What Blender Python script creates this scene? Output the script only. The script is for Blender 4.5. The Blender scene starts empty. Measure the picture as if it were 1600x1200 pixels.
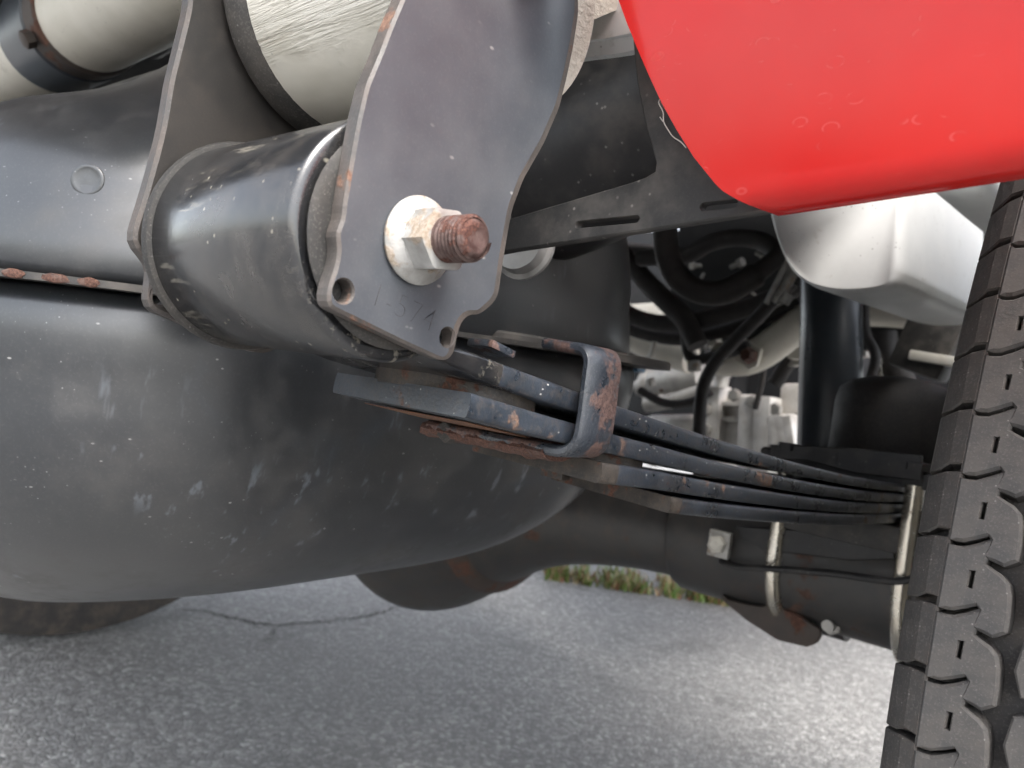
import bpy, bmesh, math, random
import numpy as np
from mathutils import Vector, Matrix, noise as mnoise
from mathutils.geometry import delaunay_2d_cdt

random.seed(7)
rng = np.random.default_rng(7)
S = bpy.context.scene
COL = S.collection
RAD = math.radians

# ------------------------------------------------------------------ camera
GROUND = 0.055            # vehicle space is lifted by this much above the asphalt
CAM_H = 0.452             # camera height in vehicle space
FPX = 1209.0
YAW, PITCH, ROLL = RAD(42.2), 0.0, RAD(7.5)
_d = np.array([-math.sin(YAW), math.cos(YAW), 0.0])
_r0 = np.array([math.cos(YAW), math.sin(YAW), 0.0])
_u0 = np.cross(_r0, _d)
_r = math.cos(ROLL) * _r0 + math.sin(ROLL) * _u0
_u = math.cos(ROLL) * _u0 - math.sin(ROLL) * _r0
_C = np.array([0, 0, CAM_H])
cam = bpy.data.cameras.new('camera')
cam.sensor_width = 36.0
cam.lens = FPX / 1600 * 36.0
cam.clip_start = 0.01
cam.clip_end = 3000
cam.dof.use_dof = True
cam.dof.focus_distance = 0.235
cam.dof.aperture_fstop = 21
co = bpy.data.objects.new('camera', cam)
COL.objects.link(co)
co.matrix_world = Matrix(((_r[0], _u[0], -_d[0], 0), (_r[1], _u[1], -_d[1], 0),
                          (_r[2], _u[2], -_d[2], CAM_H + GROUND), (0, 0, 0, 1)))
S.camera = co

# ------------------------------------------------------------------ sky and sun
SUN_EL, SUN_AZ = RAD(52), RAD(118)     # azimuth clockwise from +Y (forward)
W = bpy.data.worlds.new('World')
S.world = W
W.use_nodes = True
wn = W.node_tree
sky = wn.nodes.new('ShaderNodeTexSky')
sky.sky_type = 'NISHITA'
sky.sun_disc = False
sky.sun_elevation = SUN_EL
sky.sun_rotation = SUN_AZ
sky.dust_density = 2.5
sky.air_density = 1.0
bg = wn.nodes['Background']
bg.inputs['Strength'].default_value = 0.15
hz = wn.nodes.new('ShaderNodeHueSaturation')      # thin high cloud: the sky loses most of its blue
hz.inputs['Saturation'].default_value = 0.36
wn.links.new(sky.outputs['Color'], hz.inputs['Color'])
wn.links.new(hz.outputs['Color'], bg.inputs['Color'])
S.cycles.adaptive_threshold = 0.03
S.cycles.max_bounces = 5
S.cycles.diffuse_bounces = 3
S.cycles.glossy_bounces = 3
S.cycles.transmission_bounces = 1
S.cycles.caustics_reflective = False
sun = bpy.data.lights.new('sun', 'SUN')
sun.energy = 1.2
sun.angle = RAD(28)
sun.color = (1.0, 0.95, 0.88)
so = bpy.data.objects.new('sun', sun)
COL.objects.link(so)
_sd = Vector((math.sin(SUN_AZ) * math.cos(SUN_EL), math.cos(SUN_AZ) * math.cos(SUN_EL), math.sin(SUN_EL)))
so.rotation_euler = _sd.to_track_quat('Z', 'Y').to_euler()
so.location = (2, -2, 4)
vs = S.view_settings
vs.view_transform = 'Standard'
vs.look = 'None'
vs.gamma = 1
vs.exposure = 2.02


# ------------------------------------------------------------------ helpers
def P(px, py, ax, val):
    """point of vehicle space where a sight line meets the plane ax = val"""
    v = _d + _r * (px - 800) / FPX - _u * (py - 600) / FPX
    k = 'XYZ'.index(ax)
    return _C + (val - _C[k]) / v[k] * v


def PL(pts, ax, val):
    return [P(x, y, ax, val) for x, y in pts]


def obj(name, verts, faces, mats, parent=None, fm=None, smooth=True, angle=35, label=None):
    me = bpy.data.meshes.new(name)
    me.from_pydata([tuple(map(float, v)) for v in verts], [], [tuple(int(i) for i in f) for f in faces])
    if not isinstance(mats, (list, tuple)):
        mats = [mats]
    for m in mats:
        me.materials.append(m)
    if fm is not None:
        me.polygons.foreach_set('material_index', fm)
    bm = bmesh.new()
    bm.from_mesh(me)
    bmesh.ops.remove_doubles(bm, verts=bm.verts, dist=1e-6)
    bmesh.ops.recalc_face_normals(bm, faces=bm.faces)
    bm.to_mesh(me)
    bm.free()
    if smooth:
        me.polygons.foreach_set('use_smooth', [True] * len(me.polygons))
        me.set_sharp_from_angle(angle=RAD(angle))
    me.update()
    o = bpy.data.objects.new(name, me)
    COL.objects.link(o)
    if parent is not None:
        o.parent = parent
    if label:
        o['label'] = label
    return o


def empty(name, parent=None, label=None, loc=(0, 0, 0)):
    o = bpy.data.objects.new(name, None)
    o.empty_display_size = 0.05
    o.location = loc
    COL.objects.link(o)
    if parent is not None:
        o.parent = parent
    if label:
        o['label'] = label
    return o


def spline(pts, n=6, closed=False):
    p = [np.asarray(q, float) for q in pts]
    out = []
    m = len(p)
    rngi = range(m) if closed else range(m - 1)
    for i in rngi:
        if closed:
            a, b, c, d = p[(i - 1) % m], p[i], p[(i + 1) % m], p[(i + 2) % m]
        else:
            a, b, c, d = p[max(i - 1, 0)], p[i], p[i + 1], p[min(i + 2, m - 1)]
        for k in range(n):
            t = k / n
            out.append(.5 * ((2 * b) + (c - a) * t + (2 * a - 5 * b + 4 * c - d) * t * t + (3 * b - a - 3 * c + d) * t ** 3))
    if not closed:
        out.append(p[-1])
    return out


class MB:
    def __init__(s):
        s.v, s.f, s.m = [], [], []

    def add(s, v, f, mi=0):
        o = len(s.v)
        s.v += [np.asarray(q, float) for q in v]
        s.f += [tuple(i + o for i in q) for q in f]
        s.m += [mi] * len(f)

    def rings(s, rings, closed=True, cap=True, mi=0, loop=False):
        n = len(rings[0])
        v = [q for r in rings for q in r]
        f = []
        R = len(rings)
        for i in range(R if loop else R - 1):
            for j in range(n if closed else n - 1):
                f.append((i * n + j, i * n + (j + 1) % n, ((i + 1) % R) * n + (j + 1) % n, ((i + 1) % R) * n + j))
        if cap and not loop:
            f.append(tuple(range(n - 1, -1, -1)))
            f.append(tuple((R - 1) * n + j for j in range(n)))
        s.add(v, f, mi)

    def tube(s, path, rad, seg=16, cap=True, mi=0):
        path = [np.asarray(q, float) for q in path]
        if not hasattr(rad, '__len__'):
            rad = [rad] * len(path)
        T = []
        for i in range(len(path)):
            t = path[min(i + 1, len(path) - 1)] - path[max(i - 1, 0)]
            T.append(t / (np.linalg.norm(t) + 1e-12))
        up = np.array([0, 0, 1.0]) if abs(T[0][2]) < .9 else np.array([1.0, 0, 0])
        nrm = np.cross(T[0], up)
        nrm /= np.linalg.norm(nrm)
        rings = []
        for p, t, r in zip(path, T, rad):
            nrm = nrm - t * (nrm @ t)
            nrm /= np.linalg.norm(nrm)
            b = np.cross(t, nrm)
            rings.append([p + r * (math.cos(a) * nrm + math.sin(a) * b) for a in np.linspace(0, 2 * math.pi, seg, endpoint=False)])
        s.rings(rings, True, cap, mi)

    def lathe(s, c, axis, prof, seg=40, mi=0, ref=None, cap=True):
        """prof: list of (t along the axis, radius)"""
        c = np.asarray(c, float)
        a = np.asarray(axis, float)
        a /= np.linalg.norm(a)
        ref = np.array([0, 0, 1.0]) if ref is None else np.asarray(ref, float)
        if abs(a @ ref) > .95:
            ref = np.array([1.0, 0, 0])
        x = ref - a * (a @ ref)
        x /= np.linalg.norm(x)
        y = np.cross(a, x)
        s.rings([[c + a * t + r * (math.cos(q) * x + math.sin(q) * y) for q in np.linspace(0, 2 * math.pi, seg, endpoint=False)]
                 for t, r in prof], True, cap, mi)

    def box(s, c, h, rot=None, b=0.0, mi=0):
        """box with half sizes h and chamfered edges b"""
        c = np.asarray(c, float)
        h = np.asarray(h, float)
        bm = bmesh.new()
        bmesh.ops.create_cube(bm, size=2)
        for v in bm.verts:
            v.co = Vector((v.co.x * h[0], v.co.y * h[1], v.co.z * h[2]))
        if b:
            bmesh.ops.bevel(bm, geom=list(bm.edges), offset=b, segments=2, profile=.6, affect='EDGES')
        R = np.eye(3) if rot is None else np.asarray(rot)
        bm.verts.index_update()
        v = [c + R @ np.array(q.co) for q in bm.verts]
        f = [tuple(x.index for x in q.verts) for q in bm.faces]
        bm.free()
        s.add(v, f, mi)

    def plate(s, outline, holes, nrm, t, ch=0.0, chd=None, mf=0, me=1, fwd=0.0):
        """flat plate: outline (front face, 3D, planar), holes, thickness t going to -nrm, chamfer ch on the front rim"""
        nrm = np.asarray(nrm, float)
        nrm /= np.linalg.norm(nrm)
        chd = ch if chd is None else chd
        e1 = np.cross(nrm, [0.13, .27, 1.0])
        e1 /= np.linalg.norm(e1)
        e2 = np.cross(nrm, e1)
        o0 = np.asarray(outline[0], float)

        def flat(l):
            return np.array([[(np.asarray(q) - o0) @ e1, (np.asarray(q) - o0) @ e2] for q in l])

        def area(q):
            return .5 * np.sum(q[:, 0] * np.roll(q[:, 1], -1) - np.roll(q[:, 0], -1) * q[:, 1])

        def off(q, dd, fwd=0.0):
            nx = np.roll(q, -1, 0) - np.roll(q, 1, 0)
            nx /= np.linalg.norm(nx, axis=1)[:, None] + 1e-12
            no = np.stack([-nx[:, 1], nx[:, 0]], 1)
            if fwd:
                dd = dd + fwd * np.clip(-(no @ np.array([e1[1], e2[1]])), 0, 1)[:, None]
            return q + dd * no
        loops = []
        for i, l in enumerate([outline] + list(holes)):
            q = flat(l)
            if (area(q) > 0) != (i == 0):
                q = q[::-1]
            loops.append(q)

        def to3(q, dep):
            return [o0 + a * e1 + b * e2 - nrm * dep for a, b in q]

        def fill(lps, dep, mi, flip):
            pts, ed = [], []
            for q in lps:
                o_ = len(pts)
                pts += [Vector((float(a_), float(b_))) for a_, b_ in q]
                ed += [(o_ + i, o_ + (i + 1) % len(q)) for i in range(len(q))]
            res = delaunay_2d_cdt([p * 1000 for p in pts], ed, [], 4, 1e-5)
            def inside(p, q):
                c_ = False
                for (xa, ya), (xb, yb) in zip(q, np.roll(q, -1, 0)):
                    if (ya > p[1]) != (yb > p[1]) and p[0] < (xb - xa) * (p[1] - ya) / (yb - ya) + xa:
                        c_ = not c_
                return c_
            keep = []
            for f_ in res[2]:
                m_ = np.mean([[res[0][k_].x / 1000, res[0][k_].y / 1000] for k_ in f_], axis=0)
                if not any(inside(m_, q) for q in lps[1:]):
                    keep.append(f_)
            res = (res[0], None, keep)
            s.add(to3([(p.x / 1000, p.y / 1000) for p in res[0]], dep), [tuple(f_) for f_ in res[2]], mi)
        ins = [off(q, ch if i_ == 0 else ch * .5, fwd if i_ == 0 else 0.0) for i_, q in enumerate(loops)] if ch else loops
        fill(ins, 0, mf, False)
        fill(loops, t, mf, True)
        for q, qi in zip(loops, ins):
            rr = [to3(qi, 0), to3(q, chd), to3(q, t)] if ch else [to3(q, 0), to3(q, t)]
            s.rings(rr, True, False, me)

    def build(s, name, mats, parent=None, **k):
        return obj(name, s.v, s.f, mats, parent, fm=s.m, **k)


def circ(c, e1, e2, r, n=20):
    c, e1, e2 = (np.asarray(q, float) for q in (c, e1, e2))
    return [c + r * (math.cos(a) * e1 + math.sin(a) * e2) for a in np.linspace(0, 2 * math.pi, n, endpoint=False)]


EX, EY, EZ = np.eye(3)


# ------------------------------------------------------------------ materials
class NT:
    def __init__(s, name):
        s.mat = bpy.data.materials.new(name)
        s.mat.use_nodes = True
        s.t = s.mat.node_tree
        s.b = s.t.nodes['Principled BSDF']
        s.co = s.t.nodes.new('ShaderNodeTexCoord').outputs['Object']

    def set(s, node, key, val):
        if isinstance(val, bpy.types.NodeSocket):
            s.t.links.new(val, node.inputs[key])
        elif val is not None:
            i = node.inputs[key]
            if i.type == 'RGBA' and len(val) == 3:
                val = (*val, 1)
            i.default_value = val

    def map(s, scale=(1, 1, 1), rot=(0, 0, 0), loc=(0, 0, 0)):
        n = s.t.nodes.new('ShaderNodeMapping')
        s.t.links.new(s.co, n.inputs['Vector'])
        n.inputs['Scale'].default_value = scale
        n.inputs['Rotation'].default_value = rot
        n.inputs['Location'].default_value = loc
        return n.outputs[0]

    def noise(s, scale, det=4, rough=.55, vec=None, dist=0.0):
        n = s.t.nodes.new('ShaderNodeTexNoise')
        s.t.links.new(vec or s.co, n.inputs['Vector'])
        n.inputs['Scale'].default_value = scale
        n.inputs['Detail'].default_value = min(det, 4)
        n.inputs['Roughness'].default_value = rough
        n.inputs['Distortion'].default_value = dist
        return n.outputs['Fac']

    def vor(s, scale, vec=None, feat='F1', out='Distance', rnd=1.0):
        n = s.t.nodes.new('ShaderNodeTexVoronoi')
        n.feature = feat
        s.t.links.new(vec or s.co, n.inputs['Vector'])
        n.inputs['Scale'].default_value = scale
        n.inputs['Randomness'].default_value = rnd
        return n.outputs[out]

    def ramp(s, fac, lo, hi, a=0.0, b=1.0):
        n = s.t.nodes.new('ShaderNodeMapRange')
        n.interpolation_type = 'SMOOTHSTEP'
        s.set(n, 0, fac)
        for i, q in zip((1, 2, 3, 4), (lo, hi, a, b)):
            n.inputs[i].default_value = q
        return n.outputs[0]

    def math(s, op, a, b=None):
        n = s.t.nodes.new('ShaderNodeMath')
        n.operation = op
        s.set(n, 0, a)
        s.set(n, 1, b)
        return n.outputs[0]

    def mix(s, fac, a, b):
        n = s.t.nodes.new('ShaderNodeMix')
        n.data_type = 'RGBA'
        s.set(n, 0, fac)
        s.set(n, 6, a)
        s.set(n, 7, b)
        return n.outputs[2]

    def bump(s, h, strength=.2, dist=.001, prev=None):
        n = s.t.nodes.new('ShaderNodeBump')
        n.inputs['Strength'].default_value = strength
        n.inputs['Distance'].default_value = dist
        s.set(n, 'Height', h)
        if prev is not None:
            s.set(n, 'Normal', prev)
        return n.outputs[0]

    def sep(s, vec):
        n = s.t.nodes.new('ShaderNodeSeparateXYZ')
        s.t.links.new(vec, n.inputs[0])
        return n.outputs

    def out(s, color=None, rough=None, metal=None, normal=None, spec=None, coat=None, coat_rough=None):
        for k, v in (('Base Color', color), ('Roughness', rough), ('Metallic', metal), ('Normal', normal),
                     ('Specular IOR Level', spec), ('Coat Weight', coat), ('Coat Roughness', coat_rough)):
            s.set(s.b, k, v)
        return s.mat


def painted(name, c1, c2, rough=(.35, .55), metal=0.0, mott=30, rust=0.0, rust_scale=120, rust_col=((.075, .035, .025), (.16, .080, .055)),
            dust=0.0, dust_col=(.32, .29, .25), dust_scale=60, specks=0.0, speck_col=(.6, .58, .54), speck_scale=400, bump=.08,
            coat=0.0, spec=.5, streak=None, grit=.10, grit_col=None):
    """paint over steel: mottled colour, dust film, chips of dirt, rust patches"""
    n = NT(name)
    m = n.noise(mott, 5, .6)
    col = n.mix(n.ramp(m, .3, .7), c1, c2)
    ro = n.ramp(m, .25, .75, rough[0], rough[1])
    nb = n.noise(900, 3, .6)
    nor = n.bump(nb, bump, .0004)
    if dust:
        d = n.math('MULTIPLY', n.ramp(n.noise(dust_scale, 6, .65), .42, .75), dust)
        col = n.mix(d, col, dust_col)
        ro = n.math('ADD', ro, n.math('MULTIPLY', d, .3))
    if streak:
        v = n.map(scale=streak)
        st = n.ramp(n.noise(60, 3, .6, vec=v), .56, .68)
        st = n.math('MULTIPLY', st, n.ramp(n.noise(22, 2, .5), .45, .65))
        col = n.mix(n.math('MULTIPLY', st, .5), col, speck_col)
    if grit:
        g = n.ramp(n.noise(1500, 2, .6), .50, .74)
        col = n.mix(n.math('MULTIPLY', g, grit), col, grit_col or dust_col)
    if specks:
        v = n.map(scale=(1, .55, 1), rot=(.3, .2, .5))
        s1 = n.ramp(n.vor(speck_scale, vec=v), .05, .16, 1, 0)
        gate = n.ramp(n.noise(speck_scale * .35, 2, .5), .47, .62)
        sp = n.math('MULTIPLY', n.math('MULTIPLY', s1, gate), specks)
        col = n.mix(sp, col, speck_col)
    if rust:
        rn = n.noise(rust_scale, 8, .7)
        rm = n.ramp(n.noise(rust_scale * .28, 5, .7), .66 - .3 * rust, .72 - .3 * rust)
        rm = n.math('MULTIPLY', rm, n.ramp(rn, .3, .45))
        rc = n.mix(n.ramp(n.noise(rust_scale * 6, 4, .7), .35, .65), rust_col[0], rust_col[1])
        col = n.mix(rm, col, rc)
        ro = n.math('ADD', ro, n.math('MULTIPLY', rm, .4))
        nor = n.bump(n.math('MULTIPLY', rm, n.noise(1400, 4, .7)), .4, .0004, nor)
    return n.out(col, ro, metal, nor, spec, coat)


M = {}
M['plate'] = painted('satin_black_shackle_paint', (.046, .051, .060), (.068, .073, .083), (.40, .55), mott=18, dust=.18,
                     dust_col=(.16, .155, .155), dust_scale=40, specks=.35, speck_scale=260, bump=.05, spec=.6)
M['plate_edge'] = painted('worn_brown_edge', (.050, .046, .043), (.10, .083, .073), (.4, .6), mott=90, rust=.2, rust_scale=200,
                          rust_col=((.12, .06, .04), (.22, .13, .09)), bump=.3)
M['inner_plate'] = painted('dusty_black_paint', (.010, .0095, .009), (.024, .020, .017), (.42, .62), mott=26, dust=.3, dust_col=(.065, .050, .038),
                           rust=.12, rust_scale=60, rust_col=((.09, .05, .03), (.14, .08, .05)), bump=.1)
M['inner_edge'] = painted('brown_plate_rim', (.035, .031, .029), (.075, .060, .052), (.45, .65), mott=90, rust=.15, rust_scale=120, bump=.3)
M['eye'] = painted('black_gloss_paint', (.011, .012, .014), (.021, .021, .022), (.13, .26), mott=40, dust=.22, dust_col=(.15, .13, .11),
                   dust_scale=70, specks=.8, speck_col=(.36, .33, .27), speck_scale=230, bump=.05, spec=.9, streak=(1, 6, 6))
M['leaf'] = painted('blue_black_spring_paint', (.014, .019, .026), (.030, .038, .051), (.22, .42), mott=60, rust=.20, rust_scale=150,
                    rust_col=((.075, .042, .03), (.15, .085, .055)), dust=.40, dust_col=(.10, .078, .06), dust_scale=500, specks=.8, speck_scale=420,
                    bump=.3, spec=.9, grit=.22, grit_col=(.12, .115, .11))
M['leaf_brown'] = painted('spring_paint_with_brown_dirt', (.026, .024, .023), (.055, .046, .039), (.45, .65), mott=120, rust=.3, rust_scale=200, dust=.45,
                          dust_col=(.12, .095, .072), dust_scale=300, bump=.35, grit=.4)
M['rust'] = painted('flaking_rust', (.045, .026, .022), (.12, .070, .055), (.75, .95), mott=420, rust=.8, rust_scale=260, rust_col=((.045, .022, .018), (.135, .068, .048)), bump=1.0)
M['rust_orange'] = painted('orange_surface_rust', (.085, .042, .025), (.20, .088, .038), (.7, .9), mott=160, rust=.5, rust_scale=200, bump=.5)
M['clip'] = painted('rusty_blue_black_strap', (.017, .021, .028), (.038, .044, .054), (.20, .38), mott=80, rust=.62, rust_scale=170,
                    rust_col=((.055, .028, .024), (.15, .088, .070)), bump=.35, spec=.7, grit=.3, grit_col=(.2, .2, .2))
M['bolt'] = painted('rusty_bolt_steel', (.060, .034, .030), (.14, .095, .085), (.38, .6), metal=.4, mott=260, rust=.6, rust_scale=300,
                    rust_col=((.055, .025, .022), (.16, .075, .055)), bump=.4)
M['zinc'] = painted('white_corroded_zinc', (.28, .27, .25), (.44, .43, .41), (.35, .6), metal=.35, mott=150, rust=.34, rust_scale=170,
                    rust_col=((.30, .24, .18), (.42, .36, .30)), bump=.3, specks=.6, speck_col=(.35, .31, .27), speck_scale=420)
M['gold'] = painted('yellow_zinc_plating', (.66, .60, .50), (.76, .72, .63), (.18, .30), metal=.9, mott=90, rust=.08, rust_scale=90, bump=.1)


def tank_mat():
    n = NT('charcoal_tank_paint')
    m = n.noise(7, 5, .6)
    col = n.mix(n.ramp(m, .3, .7), (.017, .019, .022), (.030, .030, .031))
    bl = n.ramp(n.noise(13, 4, .6, dist=.6), .55, .72)
    col = n.mix(n.math('MULTIPLY', bl, .4), col, (.030, .042, .058))
    dus = n.ramp(n.noise(28, 6, .7), .46, .8)
    col = n.mix(n.math('MULTIPLY', dus, .22), col, (.12, .11, .10))
    z = n.sep(n.co)[2]
    topd = n.math('MULTIPLY', n.ramp(z, .50, .60), n.ramp(n.noise(18, 5, .6), .3, .6))
    col = n.mix(n.math('MULTIPLY', topd, .45), col, (.12, .098, .08))     # settled dust on the upper shoulder
    v = n.map(scale=(.5, 1, 1.6), rot=(.2, .4, .3))
    sp = n.math('MULTIPLY', n.ramp(n.vor(120, vec=v), .035, .10, 1, 0), n.ramp(n.noise(60, 2, .5), .50, .62))
    col = n.mix(n.math('MULTIPLY', sp, .6), col, (.42, .41, .40))
    sp2 = n.math('MULTIPLY', n.ramp(n.vor(330), .05, .14, 1, 0), n.ramp(n.noise(35, 2, .5), .5, .68))
    col = n.mix(n.math('MULTIPLY', sp2, .4), col, (.36, .36, .36))
    col = n.mix(n.math('MULTIPLY', n.ramp(n.noise(900, 2, .6), .52, .74), .10), col, (.14, .137, .133))
    dr = n.math('MULTIPLY', n.ramp(n.vor(38), .09, .13, 1, 0), n.ramp(n.noise(21, 2, .5), .54, .58))
    col = n.mix(n.math('MULTIPLY', dr, .15), col, (.014, .014, .015))
    scv = n.map(scale=(16, 16, 2.5), rot=(.5, -.5, .0))
    sc = n.math('MULTIPLY', n.ramp(n.noise(9, 3, .6, vec=scv), .58, .70), n.ramp(n.noise(14, 2, .5), .50, .64))
    col = n.mix(n.math('MULTIPLY', sc, .30), col, (.25, .28, .32))
    ro = n.math('ADD', n.ramp(m, .3, .7, .30, .40), n.math('MULTIPLY', dus, .22))
    nor = n.bump(n.noise(8, 3, .5), .10, .004)
    nor = n.bump(n.noise(700, 2, .5), .05, .0004, nor)
    return n.out(col, ro, 0.0, nor, 1.0)


def cream_mat(name, c1=(.62, .58, .49), c2=(.70, .66, .575), brush=True):
    n = NT(name)
    m = n.noise(25, 5, .6)
    col = n.mix(n.ramp(m, .3, .7), c1, c2)
    dirt = n.ramp(n.noise(60, 7, .72), .60, .74)
    col = n.mix(n.math('MULTIPLY', dirt, .35), col, (.30, .26, .20))
    sp = n.math('MULTIPLY', n.ramp(n.vor(300), .06, .18, 1, 0), n.ramp(n.noise(55, 2, .5), .54, .66))
    col = n.mix(n.math('MULTIPLY', sp, .85), col, (.10, .085, .07))
    nor = n.bump(n.noise(40, 4, .6), .1, .002)
    if brush:
        v = n.map(scale=(3, 40, 60), rot=(0, .10, 0))
        st = n.noise(9, 4, .65, vec=v, dist=.5)
        msk = n.ramp(n.math('ADD', n.sep(n.co)[2], n.math('MULTIPLY', n.noise(60, 3), .012)),   .543, .552)
        nor = n.bump(n.math('MULTIPLY', st, msk), .6, .003, nor)
        cr = n.math('MULTIPLY', n.ramp(st, .33, .39, 1, 0), msk)
        col = n.mix(n.math('MULTIPLY', cr, .40), col, (.36, .30, .22))
    return n.out(col, n.ramp(m, .3, .7, .38, .55), 0.0, nor)


def red_mat():
    n = NT('red_gloss_paint')
    m = n.noise(14, 3, .5)
    col = n.mix(n.ramp(m, .3, .7), (.36, .0045, .004), (.42, .006, .005))
    film = n.ramp(n.noise(9, 5, .6), .40, .75)
    col = n.mix(n.math('MULTIPLY', film, .05), col, (.70, .25, .20))
    v = n.map(scale=(1, 1, 1.6))
    w = n.noise(70, 3, .6)
    ring = n.vor(150, vec=v)
    rr = n.math('MULTIPLY', n.ramp(ring, .24, .29), n.ramp(ring, .31, .36, 1, 0))
    rr = n.math('MULTIPLY', rr, n.ramp(w, .55, .62))
    col = n.mix(n.math('MULTIPLY', rr, .035), col, (.85, .62, .55))
    spots = n.math('MULTIPLY', n.ramp(n.vor(52), .12, .17, 1, 0), n.ramp(n.noise(17, 2, .5), .58, .63))
    col = n.mix(n.math('MULTIPLY', spots, .16), col, (.70, .30, .25))
    sv = n.map(scale=(1, 1, 3.2), rot=(0, .25, 0))
    ss = n.math('MULTIPLY', n.ramp(n.noise(210, 3, .6, vec=sv), .70, .76), n.ramp(n.noise(30, 2, .5), .48, .6))
    col = n.mix(n.math('MULTIPLY', ss, .30), col, (.90, .70, .62))
    ro = n.math('ADD', n.ramp(film, 0, 1, .05, .12), n.math('MULTIPLY', rr, .3))
    return n.out(col, ro, 0.0, n.bump(n.noise(60, 2, .5), .02, .001), .32, .0, .05)


def asphalt_mat():
    n = NT('worn_grey_asphalt')
    w = n.noise(70, 3, .6)
    cell = n.vor(150, out='Color')
    cb = n.sep(cell)[0]
    gap = n.vor(150, feat='DISTANCE_TO_EDGE')
    big = n.noise(2.2, 5, .6)
    med = n.noise(22, 4, .65)
    c = n.mix(n.ramp(cb, .05, .95), (.200, .197, .192), (.37, .366, .355))
    c = n.mix(n.ramp(cb, .86, .97), c, (.46, .455, .44))
    c = n.mix(n.ramp(gap, .0, .07, .6, 0), c, (.09, .089, .088))
    c = n.mix(n.math('MULTIPLY', n.ramp(med, .55, .75), .4), c, (.13, .129, .128))
    c = n.mix(n.math('MULTIPLY', n.ramp(big, .4, .7), .3), c, (.24, .235, .225))
    c = n.mix(n.math('MULTIPLY', n.ramp(n.noise(5.5, 3, .6), .52, .72), .35), c, (.12, .118, .115))
    h = n.math('ADD', n.math('MULTIPLY', n.ramp(gap, 0, .22), 1.0), n.math('MULTIPLY', n.noise(520, 3, .6), .5))
    h = n.math('ADD', h, n.math('MULTIPLY', cb, .6))
    return n.out(c, n.ramp(cb, 0, 1, .68, .9), 0, n.bump(h, .7, .003), .35)


def rubber(name, c1, c2, dust=.3, dust_col=(.17, .13, .10), specks=.6):
    n = NT(name)
    m = n.noise(60, 5, .6)
    c = n.mix(n.ramp(m, .3, .7), c1, c2)
    d = n.math('MULTIPLY', n.ramp(n.noise(45, 5, .7), .38, .72), dust)
    c = n.mix(d, c, dust_col)
    s1 = n.math('MULTIPLY', n.ramp(n.vor(600), .08, .22, 1, 0), n.ramp(n.noise(120, 2, .5), .52, .66))
    c = n.mix(n.math('MULTIPLY', n.ramp(n.noise(1400, 2, .6), .5, .72), .25), c, (.16, .145, .13))
    c = n.mix(n.math('MULTIPLY', s1, specks), c, (.45, .43, .40))
    return n.out(c, n.ramp(m, .3, .7, .62, .8), 0, n.bump(n.noise(700, 4, .6), .25, .0006), .45)


M['tank'] = tank_mat()
M['cream'] = cream_mat('brushed_cream_paint')
M['cream_plain'] = cream_mat('cream_paint', brush=False)
M['white'] = cream_mat('white_chassis_paint', (.70, .71, .70), (.78, .79, .78), brush=False)
M['red'] = red_mat()
M['asphalt'] = asphalt_mat()
M['tread'] = rubber('grey_tyre_tread', (.034, .033, .033), (.060, .057, .055), .35, (.14, .12, .10))
M['shoulder'] = rubber('brown_dusted_tyre_shoulder', (.030, .029, .028), (.050, .046, .043), .5, (.11, .080, .060), .3)
M['groove'] = rubber('tyre_groove_rubber', (.020, .019, .019), (.035, .032, .030), .5, (.11, .085, .065), .1)
M['rubber'] = rubber('black_moulded_rubber', (.012, .012, .012), (.022, .021, .021), .25, (.07, .06, .05), .15)
M['hose'] = rubber('black_hose_rubber', (.016, .014, .014), (.026, .023, .022), .3, (.07, .06, .055), .1)
M['bush'] = rubber('bushing_rubber', (.020, .019, .018), (.032, .030, .028), .4, (.10, .085, .07), .2)
M['black'] = painted('satin_black_chassis_paint', (.011, .011, .012), (.020, .020, .021), (.38, .55), mott=30, dust=.3, dust_col=(.09, .08, .07),
                     specks=.25, speck_scale=200, bump=.08)
M['black_dusty'] = painted('dusty_black_bracket', (.022, .021, .020), (.038, .036, .034), (.5, .68), mott=30, dust=.5, dust_col=(.14, .125, .11),
                           specks=.5, speck_col=(.35, .32, .28), speck_scale=240, bump=.15)
M['axle'] = painted('oily_black_axle_paint', (.026, .026, .027), (.048, .046, .044), (.35, .5), mott=24, rust=.10, rust_scale=60,
                    rust_col=((.05, .028, .02), (.10, .055, .04)), dust=.4, dust_col=(.09, .07, .055), bump=.12)
M['axle_rust'] = painted('brown_weathered_axle_paint', (.035, .028, .024), (.065, .050, .042), (.5, .7), mott=24, rust=.35, rust_scale=60,
                         rust_col=((.07, .035, .025), (.13, .065, .045)), dust=.4, dust_col=(.10, .075, .06), bump=.25)
M['shock'] = painted('black_shock_tube_paint', (.024, .030, .038), (.036, .043, .052), (.26, .36), mott=14, dust=.15, dust_col=(.09, .08, .07), bump=.03)
M['alu'] = painted('cast_aluminium', (.58, .56, .53), (.72, .70, .67), (.42, .6), metal=.35, mott=40, dust=.45, dust_col=(.28, .24, .19),
                   dust_scale=30, bump=.35)
M['under'] = painted('dark_underbody_coating', (.010, .011, .012), (.020, .020, .021), (.6, .8), mott=12, dust=.2, dust_col=(.04, .035, .03), bump=.2)
M['steel'] = painted('dull_steel', (.32, .31, .29), (.44, .42, .39), (.4, .6), metal=.6, mott=60, rust=.1, rust_scale=120, bump=.2)
M['pale'] = painted('pale_plastic', (.55, .53, .48), (.66, .64, .58), (.5, .65), mott=30, dust=.4, dust_col=(.33, .28, .22), bump=.1)
M['stamp'] = painted('stamped_letter_shadow', (.040, .040, .044), (.055, .055, .060), (.5, .6), mott=200, bump=.1)
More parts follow.
